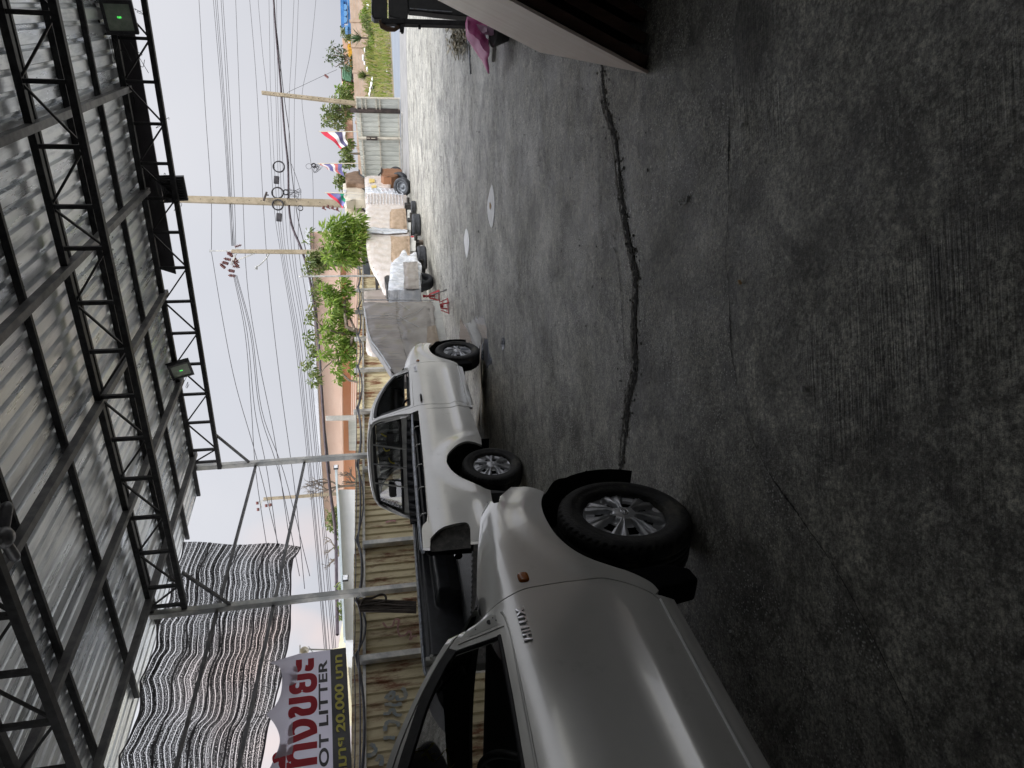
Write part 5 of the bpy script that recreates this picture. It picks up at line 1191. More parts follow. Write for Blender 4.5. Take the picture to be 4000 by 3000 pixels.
# ------------------------------------------------------------------ gate, verge, far wall
MGT = M('gate_sheet', (.50, .52, .48), (.60, .62, .57), 2, .5, .1, stretch=(4, 4, .6))
MGTF = M('gate_frame', (.50, .46, .38), (.60, .57, .48), 5, .6, c3=(.25, .18, .12), s3=4, lo3=.58, hi3=.7)
MIR = M('dark_iron', (.03, .022, .02), (.07, .05, .045), 4, .7)
gp = G(1563, 434); gq = G(1568, 651); gdir = (gq - gp).normalized(); gl_ = (gq - gp).length
def at_along(sy_, sx_=1565): p = G(sx_, sy_); return (p - gp) @ gdir
gate = thing('sliding_gate', 'pale corrugated sliding gate leaf with a meter box on its post', 'gate', gp)
e_ = 6.2
b = MB(); P0 = (0, 0); corr(b, (gdir * .12).xy, (gdir * e_).xy, .08, 1.90, .21, .035, 1.62); b.build('gate_sheet', MGT, gate)
off = Vector((-gdir.y, gdir.x, 0)); off = off if off.y < 0 else -off
b = MB()
for z_, t_ in ((.06, .06), (.93, .045), (1.72, .05)): b.bar(gdir * .1 + off * .04 + Vector((0, 0, z_)), gdir * e_ + off * .04 + Vector((0, 0, z_ - (.18 if z_ > 1.5 else .05 if z_ > .5 else 0))), t_, t_)
b.build('gate_rail', MIR if False else MGTF, gate)
pm = at_along(537)
b = MB(); b.bar(gdir * pm + off * .09, gdir * pm + off * .09 + Vector((0, 0, 1.86)), .12, .10); b.build('gate_upright', MGTF, gate)
b = MB(); o_ = gdir * (pm - .02) + off * .17; b.bar(o_ + Vector((0, 0, 1.02)), o_ + Vector((0, 0, 1.50)), .22, .10); mb_ = b.build('meter_box', MIR, gate)
b = MB(); b.bar(o_ + off * .06 + Vector((0, 0, 1.36)), o_ + off * .06 + Vector((0, 0, 1.47)), .17, .02); b.bar(o_ + off * .06 + Vector((0, 0, 1.12)), o_ + off * .06 + Vector((0, 0, 1.30)), .15, .02); b.build('meter_label', MCRM, mb_)
b = MB(); b.bar(off * .06, off * .06 + Vector((0, 0, 2.12)), .17, .14); b.build('iron_post', MIR, gate)
g2_ = G(1563, 384); gd2 = (g2_ - gp)
lf = thing('gate_leaf', 'short gate leaf with cross rails beside the dark iron post', 'gate', gp + gd2 * .12)
b = MB(); corr(b, (0, 0), (gd2 * .88).xy, .05, 1.86, .3, .03); b.build('gate_sheet', MGT, lf)
b = MB()
for z_ in (.05, .86, 1.02, 1.45, 1.62, 1.84): b.bar(off * .05 + Vector((0, 0, z_)), gd2 * .88 + off * .05 + Vector((0, 0, z_)), .05, .045)
b.bar(gd2 * .88 + off * .05, gd2 * .88 + off * .05 + Vector((0, 0, 1.86)), .06, .06); b.build('gate_rail', MGTF, lf)
b = MB(); pts = [G(1573, 440 + 30 * i) for i in range(10)]; b.bar(pts[0] + Vector((0, 0, .03)), pts[-1] + Vector((0, 0, .03)), .12, .06); tag(b.build('gate_track', MPC), kind='structure')

# verge: bank of soil, grass as stuff, plants and litter
MSO = M('bank_soil', (.11, .10, .055), (.20, .16, .10), 1.2, .9, bump=.6, bscale=6, world=True)
bx0, bx1 = 10.0, 48.0
def bankz(x, y): return max(0, min(1, (y - 35.2) / 9)) ** .8 * 1.0 + .12 * sin(x * .9) * sin(y * .7) * (y > 36)
b = MB(); b.grid(60, 22, lambda u, v: (lambda x, y: (x, y + .004 * 0, bankz(x, y) + .002))(bx0 + (bx1 - bx0) * u, 34.6 + 15 * v)); tag(b.build('verge_bank', MSO), kind='structure')
LG = leafmat('grass_blades', [(.13, .20, .03), (.26, .32, .06), (.45, .42, .12), (.20, .30, .04), (.42, .34, .16), (.15, .25, .03), (.50, .40, .24)], .3)
rg = random.Random(21); b = MB()
for i in range(11500):
    x = rg.uniform(bx0 + 3, 34); y = 35.3 + 9.6 * rg.random() ** 1.2; z = bankz(x, y)
    pn = .5 + .5 * sin(x * 1.7 + 2 * sin(y)) ; h = rg.uniform(.10, .42) * (.6 + .9 * pn); t = rg.uniform(0, 2 * pi); ln = rg.uniform(.05, .3) * h * 2; w_ = rg.uniform(.012, .03)
    dx, dy = cos(t), sin(t)
    b.add([(x - dy * w_, y + dx * w_, z), (x + dy * w_, y - dx * w_, z), (x + dx * ln * .5 + dy * w_ * .6, y + dy * ln * .5, z + h * .7), (x + dx * ln, y + dy * ln, z + h)], [(0, 1, 2), (0, 2, 3)])
tag(b.build('verge_grass', LG, normals=False), 'tall green and straw-coloured grass covering the roadside bank', 'grass', kind='stuff')
MPW = M('pink_precast', (.50, .37, .28), (.60, .46, .37), 1.5, .8, world=True)
yw = 46.0
wl = thing('precast_wall', 'pinkish precast panel wall along the top of the grass bank', 'wall', (24, yw, 0))
xs_ = [14.5 + 1.68 * i for i in range(16)]
for i in range(len(xs_) - 1):
    b = MB(); zt_ = 2.12
    for k_ in range(9): z0 = .35 + k_ * (zt_ - .35) / 9; b.box(xs_[i] + .06 - 24, xs_[i + 1] - .06 - 24, -.03, .03, z0 + .008, z0 + (zt_ - .35) / 9)
    b.build('wall_panel', MPW, wl)
    b = MB(); b.box(xs_[i] - .08 - 24, xs_[i] + .08 - 24, -.10, .06, .3, 2.18); b.build('wall_pillar', MPW, wl)
def leafblob(b, c, r, n, L, wd, droop=.4, rng_=None, radial=False, flat=1):
    R2 = rng_ or random
    for i in range(n):
        v = Vector((R2.gauss(0, 1), R2.gauss(0, 1), R2.gauss(0, 1))); v.normalize(); q = R2.random() ** (.45)
        p = Vector((c[0] + v.x * r[0] * q, c[1] + v.y * r[1] * q, c[2] + v.z * r[2] * q))
        d = (v + Vector((R2.uniform(-.7, .7), R2.uniform(-.7, .7), R2.uniform(-.7, .5) - droop))).normalized() if not radial else (v + Vector((0, 0, -droop))).normalized()
        s = d.cross(Vector((R2.uniform(-1, 1), R2.uniform(-1, 1), R2.uniform(-.3, 1)))); s = s.normalized() if s.length > .01 else Vector((1, 0, 0))
        l_ = L * R2.uniform(.6, 1.25); w_ = wd * R2.uniform(.7, 1.2); dn = Vector((0, 0, -l_ * .22)); u_ = s.cross(d) * w_ * .25
        b.add([p, p + d * l_ * .45 + s * w_ + dn * .25 + u_, p + d * l_ + dn, p + d * l_ * .45 - s * w_ + dn * .25 + u_, p + d * l_ * .5 + dn * .3], [(0, 1, 4), (1, 2, 4), (2, 3, 4), (3, 0, 4)])
LT1 = leafmat('bright_leaves', [(.08, .15, .02), (.18, .30, .04), (.30, .42, .07), (.11, .20, .03), (.40, .50, .12), (.24, .34, .06)], .5)
LT2 = leafmat('dull_leaves', [(.05, .08, .03), (.09, .13, .05), (.14, .17, .08)], .3)
LT3 = leafmat('mid_leaves', [(.07, .11, .03), (.14, .20, .05), (.24, .29, .08), (.09, .14, .04), (.30, .28, .12)], .4)
LYU = leafmat('yucca_blades', [(.05, .10, .05), (.09, .15, .06)], .1)
MBKK = M('bark', (.13, .10, .075), (.24, .20, .16), 8, .9, bump=.5, bscale=20, stretch=(1, 1, .3))
def tree(name, label, y, trunk, blobs, leaf, L, wd, cat='tree', group=None, tr=.05, rs=1, dens=1.0, radial=False, droop=.4, depth=.8):
    """trunk: lists of (sx,sy) limbs; blobs: (sx,sy,radius px,n)"""
    rr = random.Random(rs); base = D(*trunk[0][0], y); r = thing(name, label, cat, (base.x, base.y, 0), 0, group); O_ = Vector((base.x, base.y, 0))
    b = MB()
    for k_, limb in enumerate(trunk):
        pts = [D(*q, y + (0 if k_ == 0 else rr.uniform(-.3, .3))) - O_ for q in limb]
        if k_ == 0: pts[0].z = 0
        pts = crom([tuple(q) for q in pts], 4); n = len(pts); b.tube(pts, [tr * (1 if k_ == 0 else .6) * (1 - .65 * i / n) for i in range(n)], 7)
    b.build('trunk', MBKK, r)
    b = MB()
    for sx_, sy_, rp_, n in blobs:
        R0 = rp_ / FP * y; dy = rr.uniform(-1, 1) * R0 * depth; c = D(sx_, sy_, y + dy) - O_
        leafblob(b, c, (R0, R0 * .9, R0), int(n * dens), L, wd, droop, rr, radial)
        b2 = None
    b.build('crown', leaf, r, normals=False); return r
zf = zm(1100, 900, .63)
def zb(*bl_): return [(*zf(a, b_), r_ * .63, n) for a, b_, r_, n in bl_]
tree('leafy_tree', 'bright leafy tree growing over the rusty fence, its limbs forking low', 24.5, [[(1420, 1335), zf(455, 620), zf(400, 570), zf(385, 500)], [zf(455, 620), zf(440, 580), zf(385, 450)], [zf(470, 640), zf(380, 640), zf(300, 620)], [zf(440, 660), zf(420, 760)], [zf(400, 570), zf(390, 450), zf(430, 420)]],
     zb((262, 370, 34, 150), (290, 420, 34, 150), (330, 400, 30, 110), (330, 470, 44, 240), (375, 330, 32, 110), (380, 420, 28, 80), (415, 380, 24, 60), (360, 540, 40, 180), (300, 540, 34, 110), (400, 500, 26, 80), (280, 620, 32, 130), (270, 680, 26, 80), (340, 610, 24, 60), (395, 640, 36, 140), (355, 700, 40, 210), (430, 660, 42, 200), (400, 760, 36, 150), (360, 790, 34, 150), (450, 720, 30, 120), (465, 810, 28, 90), (440, 860, 26, 90), (270, 770, 34, 90), (240, 780, 20, 30), (340, 860, 26, 70), (465, 900, 18, 50), (350, 930, 20, 60)), LT1, .20, .042, rs=3, tr=.10, dens=.8)
tree('vine_tree', 'sparse leafy branches tangled in the overhead cable bundle', 25.5, [[(1400, 1500), zf(420, 930), zf(330, 700), zf(220, 560), zf(180, 480)], [zf(330, 800), zf(260, 860), zf(230, 930)]],
     zb((170, 510, 26, 40), (165, 560, 22, 30), (160, 660, 26, 50), (180, 740, 26, 60), (175, 800, 24, 50), (180, 870, 28, 60), (200, 930, 36, 110), (240, 570, 30, 24), (215, 640, 30, 24), (130, 850, 22, 26), (205, 440, 22, 40), (200, 380, 24, 50), (210, 310, 20, 50)), LT3, .18, .035, rs=4, tr=.05)
tree('leafy_tree', 'darker leafy tree half behind the concrete pole and mango bush', 27.5, [[(1400, 1040), zf(330, 215), zf(250, 190), zf(200, 150)]],
     zb((215, 170, 36, 170), (180, 200, 34, 120), (225, 230, 34, 140), (270, 215, 30, 90), (285, 170, 28, 80), (160, 240, 26, 60), (175, 160, 22, 50), (245, 130, 26, 60), (155, 60, 22, 18), (170, 20, 26, 18)), LT3, .17, .038, rs=5, tr=.07)
tree('mango_bush', 'dense mango bush with long drooping leaves above the black bed liner', 20.5, [[(1470, 950), (1400, 945), (1340, 940)]],
     [(1330, 900, 52, 330), (1300, 935, 44, 240), (1350, 960, 56, 380), (1300, 985, 38, 190), (1380, 905, 44, 250), (1280, 900, 30, 110), (1345, 1010, 38, 180), (1390, 990, 34, 150), (1395, 860, 30, 110), (1290, 1010, 26, 80), (1400, 940, 30, 110), (1350, 870, 30, 110)], LT1, .22, .028, 'bush', rs=6, tr=.08, droop=.25)
def bare(name, label, y, base, tips, seed):
    rr = random.Random(seed); B0 = D(*base, y); r = thing(name, label, 'tree', (B0.x, B0.y, 0)); O_ = Vector((B0.x, B0.y, 0)); b = MB()
    def grow(p, d, l_, r_, dep):
        pts = [p]; 
        for i in range(4): d = (d + Vector((rr.uniform(-.28, .28), rr.uniform(-.28, .28), rr.uniform(-.2, .25)))).normalized(); pts.append(pts[-1] + d * l_ / 4)
        b.tube(pts, [r_ * (1 - .12 * i) for i in range(5)], 5 if dep > 1 else 4, False)
        if dep > 0:
            for i in range(rr.choice([2, 3, 3])):
                q = pts[rr.choice([2, 3, 4])]; grow(q, (d + Vector((rr.uniform(-1, 1), rr.uniform(-.8, .8), rr.uniform(-.3, .7)))).normalized(), l_ * rr.uniform(.55, .8), r_ * .6, dep - 1)
    for t_ in tips:
        T_ = D(*t_, y) - O_; P_ = B0 - O_; d = T_ - P_; grow(P_, d.normalized(), d.length * .55, .045, 4)
    b.tube([(0, 0, 0), B0 - O_], [.07, .05], 6); b.build('branches', MBKK, r)
bare('bare_tree', 'leafless twiggy tree in front of the orange warehouse', 27, (1330, 1900), ((1215, 1840), (1200, 1930), (1240, 1960)), 5)
bare('bare_tree', 'smaller leafless twigs above the white building', 24, (1330, 2160), ((1270, 2110), (1280, 2200)), 8)
bare('bare_tree', 'dry twigs low against the orange wall beside the fence', 24, (1395, 1880), ((1345, 1900), (1340, 1840)), 9)
tree('leafy_bush', 'yellow-green bush behind the white building coping', 27, [[(1400, 2060), (1340, 2050)]], [(1300, 2010, 26, 190), (1310, 2055, 26, 190), (1330, 1990, 20, 100), (1290, 2050, 18, 80), (1330, 2100, 18, 70), (1320, 2150, 12, 40)], LT3, .15, .035, 'bush', rs=9)
tree('leafy_bush', 'small green bush showing beside the near steel post', 22, [[(1400, 2380), (1345, 2385)]], [(1335, 2370, 16, 90), (1330, 2400, 16, 90), (1345, 2350, 12, 40), (1320, 2290, 9, 30)], LT3, .13, .03, 'bush', rs=10)
# beyond the gate
tree('street_tree', 'loose drooping tree right behind the gate and leaning pole', 50, [[(1430, 420), (1370, 425), (1310, 430)]], [(1345, 400, 26, 190), (1350, 440, 22, 150), (1300, 440, 26, 170), (1280, 470, 18, 60), (1365, 380, 20, 110), (1320, 480, 22, 90), (1270, 440, 16, 60), (1262, 480, 12, 30), (1300, 400, 16, 50), (1340, 360, 16, 60), (1330, 505, 14, 30), (1375, 400, 20, 80)], LT3, .36, .06, rs=11, tr=.16)
tree('street_tree', 'bright round tree to the right of the leaning pole', 52, [[(1430, 370), (1360, 370)]], [(1335, 365, 20, 150), (1350, 390, 18, 120), (1345, 340, 16, 100), (1365, 330, 14, 60), (1325, 350, 12, 60)], LT1, .32, .07, rs=12, tr=.14)
tree('sparse_tree', 'tall sparse tree with few leaves beside the blue panels', 50, [[(1440, 232), (1380, 228), (1340, 222), (1300, 215)], [(1370, 228), (1330, 250), (1310, 262)], [(1360, 226), (1320, 200), (1300, 185)]],
     [(1275, 228, 12, 26), (1290, 215, 10, 22), (1300, 240, 12, 26), (1310, 195, 10, 24), (1320, 225, 14, 40), (1335, 250, 14, 40), (1330, 185, 10, 24), (1345, 215, 16, 60), (1350, 260, 14, 40), (1370, 235, 16, 60), (1285, 195, 8, 14), (1380, 255, 14, 40), (1300, 175, 7, 12)], LT2, .26, .05, rs=13, tr=.09)
tree('street_tree', 'low dark tree between the blue panels and the yellow truck', 56, [[(1420, 140), (1350, 138)]], [(1345, 130, 12, 60), (1350, 145, 10, 50), (1335, 115, 8, 30), (1360, 150, 10, 40)], LT3, .3, .06, rs=14, tr=.1)
tree('street_tree', 'round green tree behind the gate near the first flag', 44, [[(1450, 600), (1360, 600)]], [(1345, 590, 18, 130), (1350, 620, 18, 130), (1360, 560, 16, 80), (1340, 640, 12, 50), (1365, 640, 14, 60)], LT3, .28, .06, rs=15, tr=.12)
tree('street_tree', 'pale green tree behind the brown cab shell', 42, [[(1450, 710), (1340, 710)]], [(1325, 700, 16, 100), (1335, 725, 16, 100), (1318, 720, 10, 40), (1340, 690, 12, 50), (1350, 740, 12, 40)], LT3, .24, .06, rs=16, tr=.12)
def spiky(name, label, y, s, n, L, wd, lean=0, seed=1, leaf=None):
    base = D(*s, y); r = thing(name, label, 'plant', base); rr = random.Random(seed); b = MB()
    for i in range(n):
        t = rr.uniform(0, 2 * pi); el = rr.uniform(.15, 1.45); d = Vector((cos(t) * cos(el), sin(t) * cos(el), sin(el))); q = d.cross(Vector((0, 0, 1))).normalized(); l_ = L * rr.uniform(.6, 1.1); dn = Vector((0, 0, -l_ * .2 * cos(el)))
        b.add([q * wd * .5, -q * wd * .5, d * l_ * .6 - q * wd + dn * .3, d * l_ * .6 + q * wd + dn * .3, d * l_ + dn], [(0, 1, 2, 3), (3, 2, 4)])
    b.build('blades', leaf or LYU, r, normals=False)
    b = MB(); b.tube([(0, 0, -1.0), (0, 0, .05)], .05, 6); b.build('stem', MBKK, r)
spiky('yucca_plant', 'spiky yucca plant with long leaves in front of the pink wall', 44, (1412, 148), 40, .95, .045, 0, 3)
spiky('spiky_shrub', 'dense dark green spiky shrub on the grass bank', 42, (1430, 295), 130, .62, .03, 0, 5, LT3)
rv = random.Random(9)
for i, (sx_, sy_, r_, n) in enumerate(((1420, 60, 16, 120), (1430, 90, 16, 120), (1450, 120, 14, 90), (1455, 160, 12, 70), (1440, 200, 14, 80), (1470, 230, 12, 70), (1460, 330, 12, 90), (1480, 300, 12, 70), (1500, 345, 10, 80), (1490, 100, 12, 60))):
    y_ = 39 + (1500 - sx_) * .05
    tree('weed_clump', ['leafy weeds at far end of the bank by the black case', 'green weeds above the hooked stand top', 'weeds right of the hooked stand top', 'weeds low on the bank under the yucca', 'weeds under the sparse tree', 'ragged weeds in mid bank', 'weeds beside the gate leaf', 'yellowish weeds by the spiky shrub', 'brightest weeds low beside the gate leaf', 'low weeds along the road edge'][i], y_, [[(sx_ + 8, sy_), (sx_, sy_)]], [(sx_, sy_, r_ * 1.2, n * 2), (sx_ + 4, sy_ + r_ * 1.3, r_, n), (sx_ + 8, sy_ - r_ * 1.2, r_ * .8, n)], LT3 if i % 3 else LT1, .17, .032, 'weeds', 'weed clumps on the bank', .01, 30 + i)
MTR = M('white_rubbish', (.6, .6, .62), (.8, .8, .8), 4, .6)
for i, (sx_, sy_, s_) in enumerate(((1420, 225, .28), (1425, 245, .22), (1425, 195, .18), (1435, 270, .2), (1455, 308, .22), (1452, 335, .3), (1447, 350, .22), (1445, 368, .28), (1438, 22, .3), (1512, 275, .16), (1508, 250, .12))):
    p = D(sx_, sy_, 40.5 if sx_ < 1500 else 36.5); p.z = max(p.z, .1); b = MB(); rr = random.Random(i)
    b.lathe([(0, s_ * .3), (s_ * .5, s_ * .25), (s_ * .7, 0), (s_ * .4, -s_ * .2)], 7, 'z', False, lambda a_, k_: rr.uniform(-.3, .3) * s_)
    o = b.build('rubbish', MTR, None, p); tag(o, ['white rubbish bag below the sparse tree', 'smaller white scrap below the sparse tree', 'crumpled white sheet right of the sparse tree', 'white scrap beside the spiky shrub', 'white bag between shrub and gate leaf', 'largest white bag near the gate leaf', 'torn white bag near the gate leaf', 'bluish white bag closest to the gate leaf', 'white sack behind the black case', 'white scrap low by the road', 'tiny white scrap at the road edge'][i], 'rubbish', 'rubbish on the bank')
# blue panels, yellow truck, stacked barriers, brown sheds far behind
MBL = M('blue_panel', (.04, .18, .46), (.07, .24, .52), 2, .5); MBL2 = M('pale_blue', (.14, .33, .60), None, rough=.5)
MYT = M('yellow_machine', (.62, .32, .02), (.66, .38, .04), 3, .45); MFG = M('green_steel', (.08, .20, .12), (.12, .26, .16), 4, .6)
z18 = zm(1240, 0, .1808)
def farbox(par, name, pts, y, th, mat):
    P_ = [D(*z18(*p), y) for p in pts]; L0 = par.location; b = MB(); b.prism([(p.x - L0.x, p.z - L0.z) for p in P_], y - L0.y, y + th - L0.y, lambda u, v, c: (u, c, v)); return b.build(name, mat, par)
bp_ = thing('blue_formwork', 'bright blue steel panels with pale cut-out plates above the pink wall', 'panels', D(*z18(710, 250), 52))
farbox(bp_, 'lower_band', ((645, -40), (660, 660), (722, 660), (705, -40)), 52, .5, MBL); farbox(bp_, 'upper_band', ((492, -40), (508, 515), (578, 515), (560, -40)), 52, .5, MBL)
farbox(bp_, 'back_panel', ((560, -40), (578, 500), (650, 500), (640, -40)), 52.4, .1, MBL)
for y0 in (85, 225, 360):
    farbox(bp_, 'cutout_plate', ((570, y0), (575, y0 + 130), (620, y0 + 125), (640, y0 + 90), (640, y0 + 30), (615, y0 + 3)), 51.9, .08, MBL2)
farbox(bp_, 'end_block', ((600, 545), (595, 650), (650, 660), (655, 545)), 51.8, .6, MBL2)
yt = thing('yellow_truck', 'yellow truck with loader arm passing behind the pink wall', 'truck', D(*z18(740, 1050), 50))
farbox(yt, 'cab', ((655, 880), (658, 960), (725, 960), (720, 885)), 50, 1.2, MYT); farbox(yt, 'cab_window', ((665, 895), (668, 935), (700, 935), (698, 897)), 49.95, .05, MCL)
farbox(yt, 'engine_body', ((650, 965), (645, 1010), (668, 1070), (745, 1075), (735, 970)), 50, 1.4, MYT); farbox(yt, 'rear_body', ((690, 1080), (672, 1180), (690, 1255), (740, 1250), (748, 1085)), 50, 1.4, MYT); farbox(yt, 'hatch', ((690, 985), (690, 1000), (712, 1002), (712, 987)), 49.95, .05, MDP)
z19 = zm(1240, 250, .1808)
sb = thing('barrier_stack', 'stack of curved green steel barriers above the pink wall', 'barriers', D(*z19(760, 200), 51))
def farbox2(par, name, pts, y, th, mat):
    P_ = [D(*z19(*p), y) for p in pts]; L0 = par.location; b = MB(); b.prism([(p.x - L0.x, p.z - L0.z) for p in P_], y - L0.y, y + th - L0.y, lambda u, v, c: (u, c, v)); return b.build(name, mat, par)
farbox2(sb, 'base_load', ((505, 60), (520, 300), (775, 330), (765, 60)), 51.4, .6, M('dark_load', (.09, .05, .05), (.2, .16, .12), 1.2, .8))
for i in range(6):
    x0 = 540 + i * 34; b = MB(); b.tube([D(*z19(x0 + 4, 70), 51) - sb.location, D(*z19(x0 + 20, 150), 51) - sb.location, D(*z19(x0 + 15, 240), 51) - sb.location, D(*z19(x0 + 30, 330), 51) - sb.location], .07, 6); b.build('barrier', MFG, sb)
farbox2(sb, 'mesh_panel', ((590, 250), (595, 340), (720, 370), (720, 255)), 50.9, .1, MFG)
MRB = M('brown_roof', (.22, .11, .07), (.32, .17, .12), 1, .7); MPWL = M('pink_render', (.50, .30, .20), (.58, .38, .28), .6, .8)
hs_ = thing('low_house', 'low pinkish house with a brown gate behind the first flag', 'house', D(*z19(740, 1300), 55))
farbox2(hs_, 'wall', ((580, 1000), (590, 1560), (760, 1560), (740, 1000)), 55, 3, MPWL); farbox2(hs_, 'roof', ((565, 990), (578, 1600), (592, 1600), (582, 990)), 54.8, 3.4, MPC); farbox2(hs_, 'brown_gate', ((665, 1300), (675, 1450), (740, 1450), (735, 1300)), 54.9, .1, MRB)
hs2 = thing('low_house', 'long low brown-roofed house right of the leaning pole', 'house', D(*z19(760, 500), 58))
farbox2(hs2, 'wall', ((700, 300), (700, 700), (790, 700), (775, 300)), 58, 3, MRB); farbox2(hs2, 'roof', ((515, 255), (520, 330), (700, 700), (680, 300)), 60, 2, MPWL)
farbox(hs2, 'roof_ridge', ((535, 830), (560, 1150), (650, 1170), (640, 830)), 58, 2, MPWL)

# warehouse behind the fence
MWR = M('pink_louvre', (.82, .60, .48), (.88, .67, .55), .5, .6, .0); MORG = M('orange_band', (.84, .44, .25), (.88, .52, .34), .4, .6)
def lines(mat, sc, dirz=True, amt=.35):
    t = mat.node_tree; tc = t.nodes.new('ShaderNodeTexCoord'); wv = t.nodes.new('ShaderNodeTexWave'); wv.wave_profile = 'SIN'; wv.bands_direction = 'Z' if dirz else 'X'; wv.inputs['Scale'].default_value = sc
    bp = t.nodes.new('ShaderNodeBump'); bp.inputs['Strength'].default_value = 1; bp.inputs['Distance'].default_value = .05; lk(t, tc.outputs['Object'], wv.inputs['Vector']); lk(t, wv.outputs[0], bp.inputs['Height']); lk(t, bp.outputs[0], t.nodes['Principled BSDF'].inputs['Normal'])
yh = 45
wh = thing('warehouse', 'long pink ribbed warehouse with an orange band under its roof', 'building', D(1400, 1500, yh)); wh.location.z = 0; L0 = wh.location.copy()
def wb(name, pts, y, th, mat):
    P_ = [D(*p, y) - L0 for p in pts]; b = MB(); b.prism([(p.x, p.z) for p in P_], y - L0.y, y + th - L0.y, lambda u, v, c: (u, c, v)); return b.build(name, mat, wh)
def ribs(name, pts, y, mat, n, d=.05):
    """horizontally ribbed cladding between two slanted edges: real ledges"""
    (ax, ay), (bx_, by), (cx, cy), (dx, dy) = pts; b = MB()
    for i in range(n):
        t0, t1 = i / n, (i + .62) / n
        q = [D(ax + (dx - ax) * t, ay + (dy - ay) * t, y) - L0 for t in (t0, t1)] + [D(bx_ + (cx - bx_) * t, by + (cy - by) * t, y) - L0 for t in (t1, t0)]
        b.prism([(p.x, p.z) for p in q], -d + y - L0.y, y - L0.y, lambda u, v, c: (u, c, v))
    o = b.build(name, mat, wh); return o
wb('upper_wall', ((1207, 905), (1267, 2055), (1345, 2055), (1327, 905)), yh, 6, MWR); ribs('wall_rib', ((1209, 906), (1268, 2054), (1343, 2054), (1326, 906)), yh, MWR, 26)
wb('roof_edge', ((1192, 895), (1256, 2060), (1268, 2060), (1208, 895)), yh - .6, 8, M('pale_roof', (.50, .52, .56), (.58, .60, .64), .6, .5))
wb('lower_wall', ((1330, 905), (1347, 2055), (1450, 2055), (1450, 905)), yh + .9, 4, MORG); ribs('wall_rib', ((1331, 906), (1347, 2054), (1400, 2054), (1388, 906)), yh + .9, MORG, 12)
wb('pale_shutter', ((1352, 1000), (1352, 1330), (1420, 1330), (1420, 1000)), yh + .7, .3, MWR); wb('grey_shutter', ((1360, 1630), (1363, 1760), (1420, 1760), (1420, 1630)), yh + .7, .3, MGT)
ribs('slat', ((1372, 905), (1372, 1620), (1400, 1620), (1400, 905)), yh + .5, MWR, 4, .1)
wb('inner_floor', ((1440, 905), (1440, 2055), (1460, 2055), (1460, 905)), yh - .5, 8, MPC)
# white building next door
wn = Rt('white_building', 'plain white low building with pale blue coping and two small lamps', 'building', 15, 14)
pw = [(lambda q: (q[0], q[2]))(Cc(*p, 14)) for p in ((1322, 1912), (1330, 2100), (1347, 2500), (1420, 2500), (1420, 1912))]
wn.slab('wall', pw, 14, 18, M('white_render', (.60, .62, .63), (.68, .69, .70), .7, .7))
wn.slab('coping', [(lambda q: (q[0], q[2]))(Cc(*p, 13.9)) for p in ((1308, 1830), (1318, 2000), (1342, 2500), (1350, 2500), (1328, 2000), (1319, 1905), (1318, 1830))], 13.8, 14.0, M('pale_blue_coping', (.45, .52, .56), (.52, .6, .64), 3, .4))
for (sx_, sy_) in ((1314, 1828), (1351, 2262)):
    q = Cc(sx_, sy_, 13.7); b = MB(); b.box(q[0] - .10 - 15, q[0] + .10 - 15, -.36, -.30, q[2] - .07, q[2] + .09); lp_ = b.build('wall_lamp', MDP, wn.o, bevel=.01); b = MB(); b.box(q[0] - .085 - 15, q[0] + .085 - 15, -.37, -.362, q[2] - .05, q[2] + .07); b.build('lamp_lens', MCL, lp_)
yr_ = Rt('yellow_roof', 'pale yellow sheet roof sloping behind the banner edge', 'roof', 11, 15)
yr_.slab('roof_sheet', [(lambda q: (q[0], q[2]))(Cc(*p, 15)) for p in ((1338, 2420), (1352, 2420), (1362, 2640), (1262, 2640), (1275, 2540), (1322, 2530))], 15, 17, M('pale_yellow_sheet', (.60, .54, .36), (.68, .62, .45), 2, .5))
an = thing('roof_antenna', 'small antenna with round dish on the yellow roof', 'antenna', D(1330, 2540, 13.5)); L0 = an.location.copy()
b = MB(); b.tube([(0, 0, 0), D(1180, 2536, 13.5) - L0], .015, 6); b.bar(D(1172, 2520, 13.5) - L0, D(1172, 2552, 13.5) - L0, .02, .02); b.bar(D(1230, 2560, 13.5) - L0, D(1205, 2525, 13.5) - L0, .012, .012); b.build('mast', MGP, an)
b = MB(); q = D(1190, 2540, 13.4) - L0; b.lathe([(0, .03), (.05, .02), (.08, -.02)], 20, 'y'); b.build('dish', MCRM, an, q)

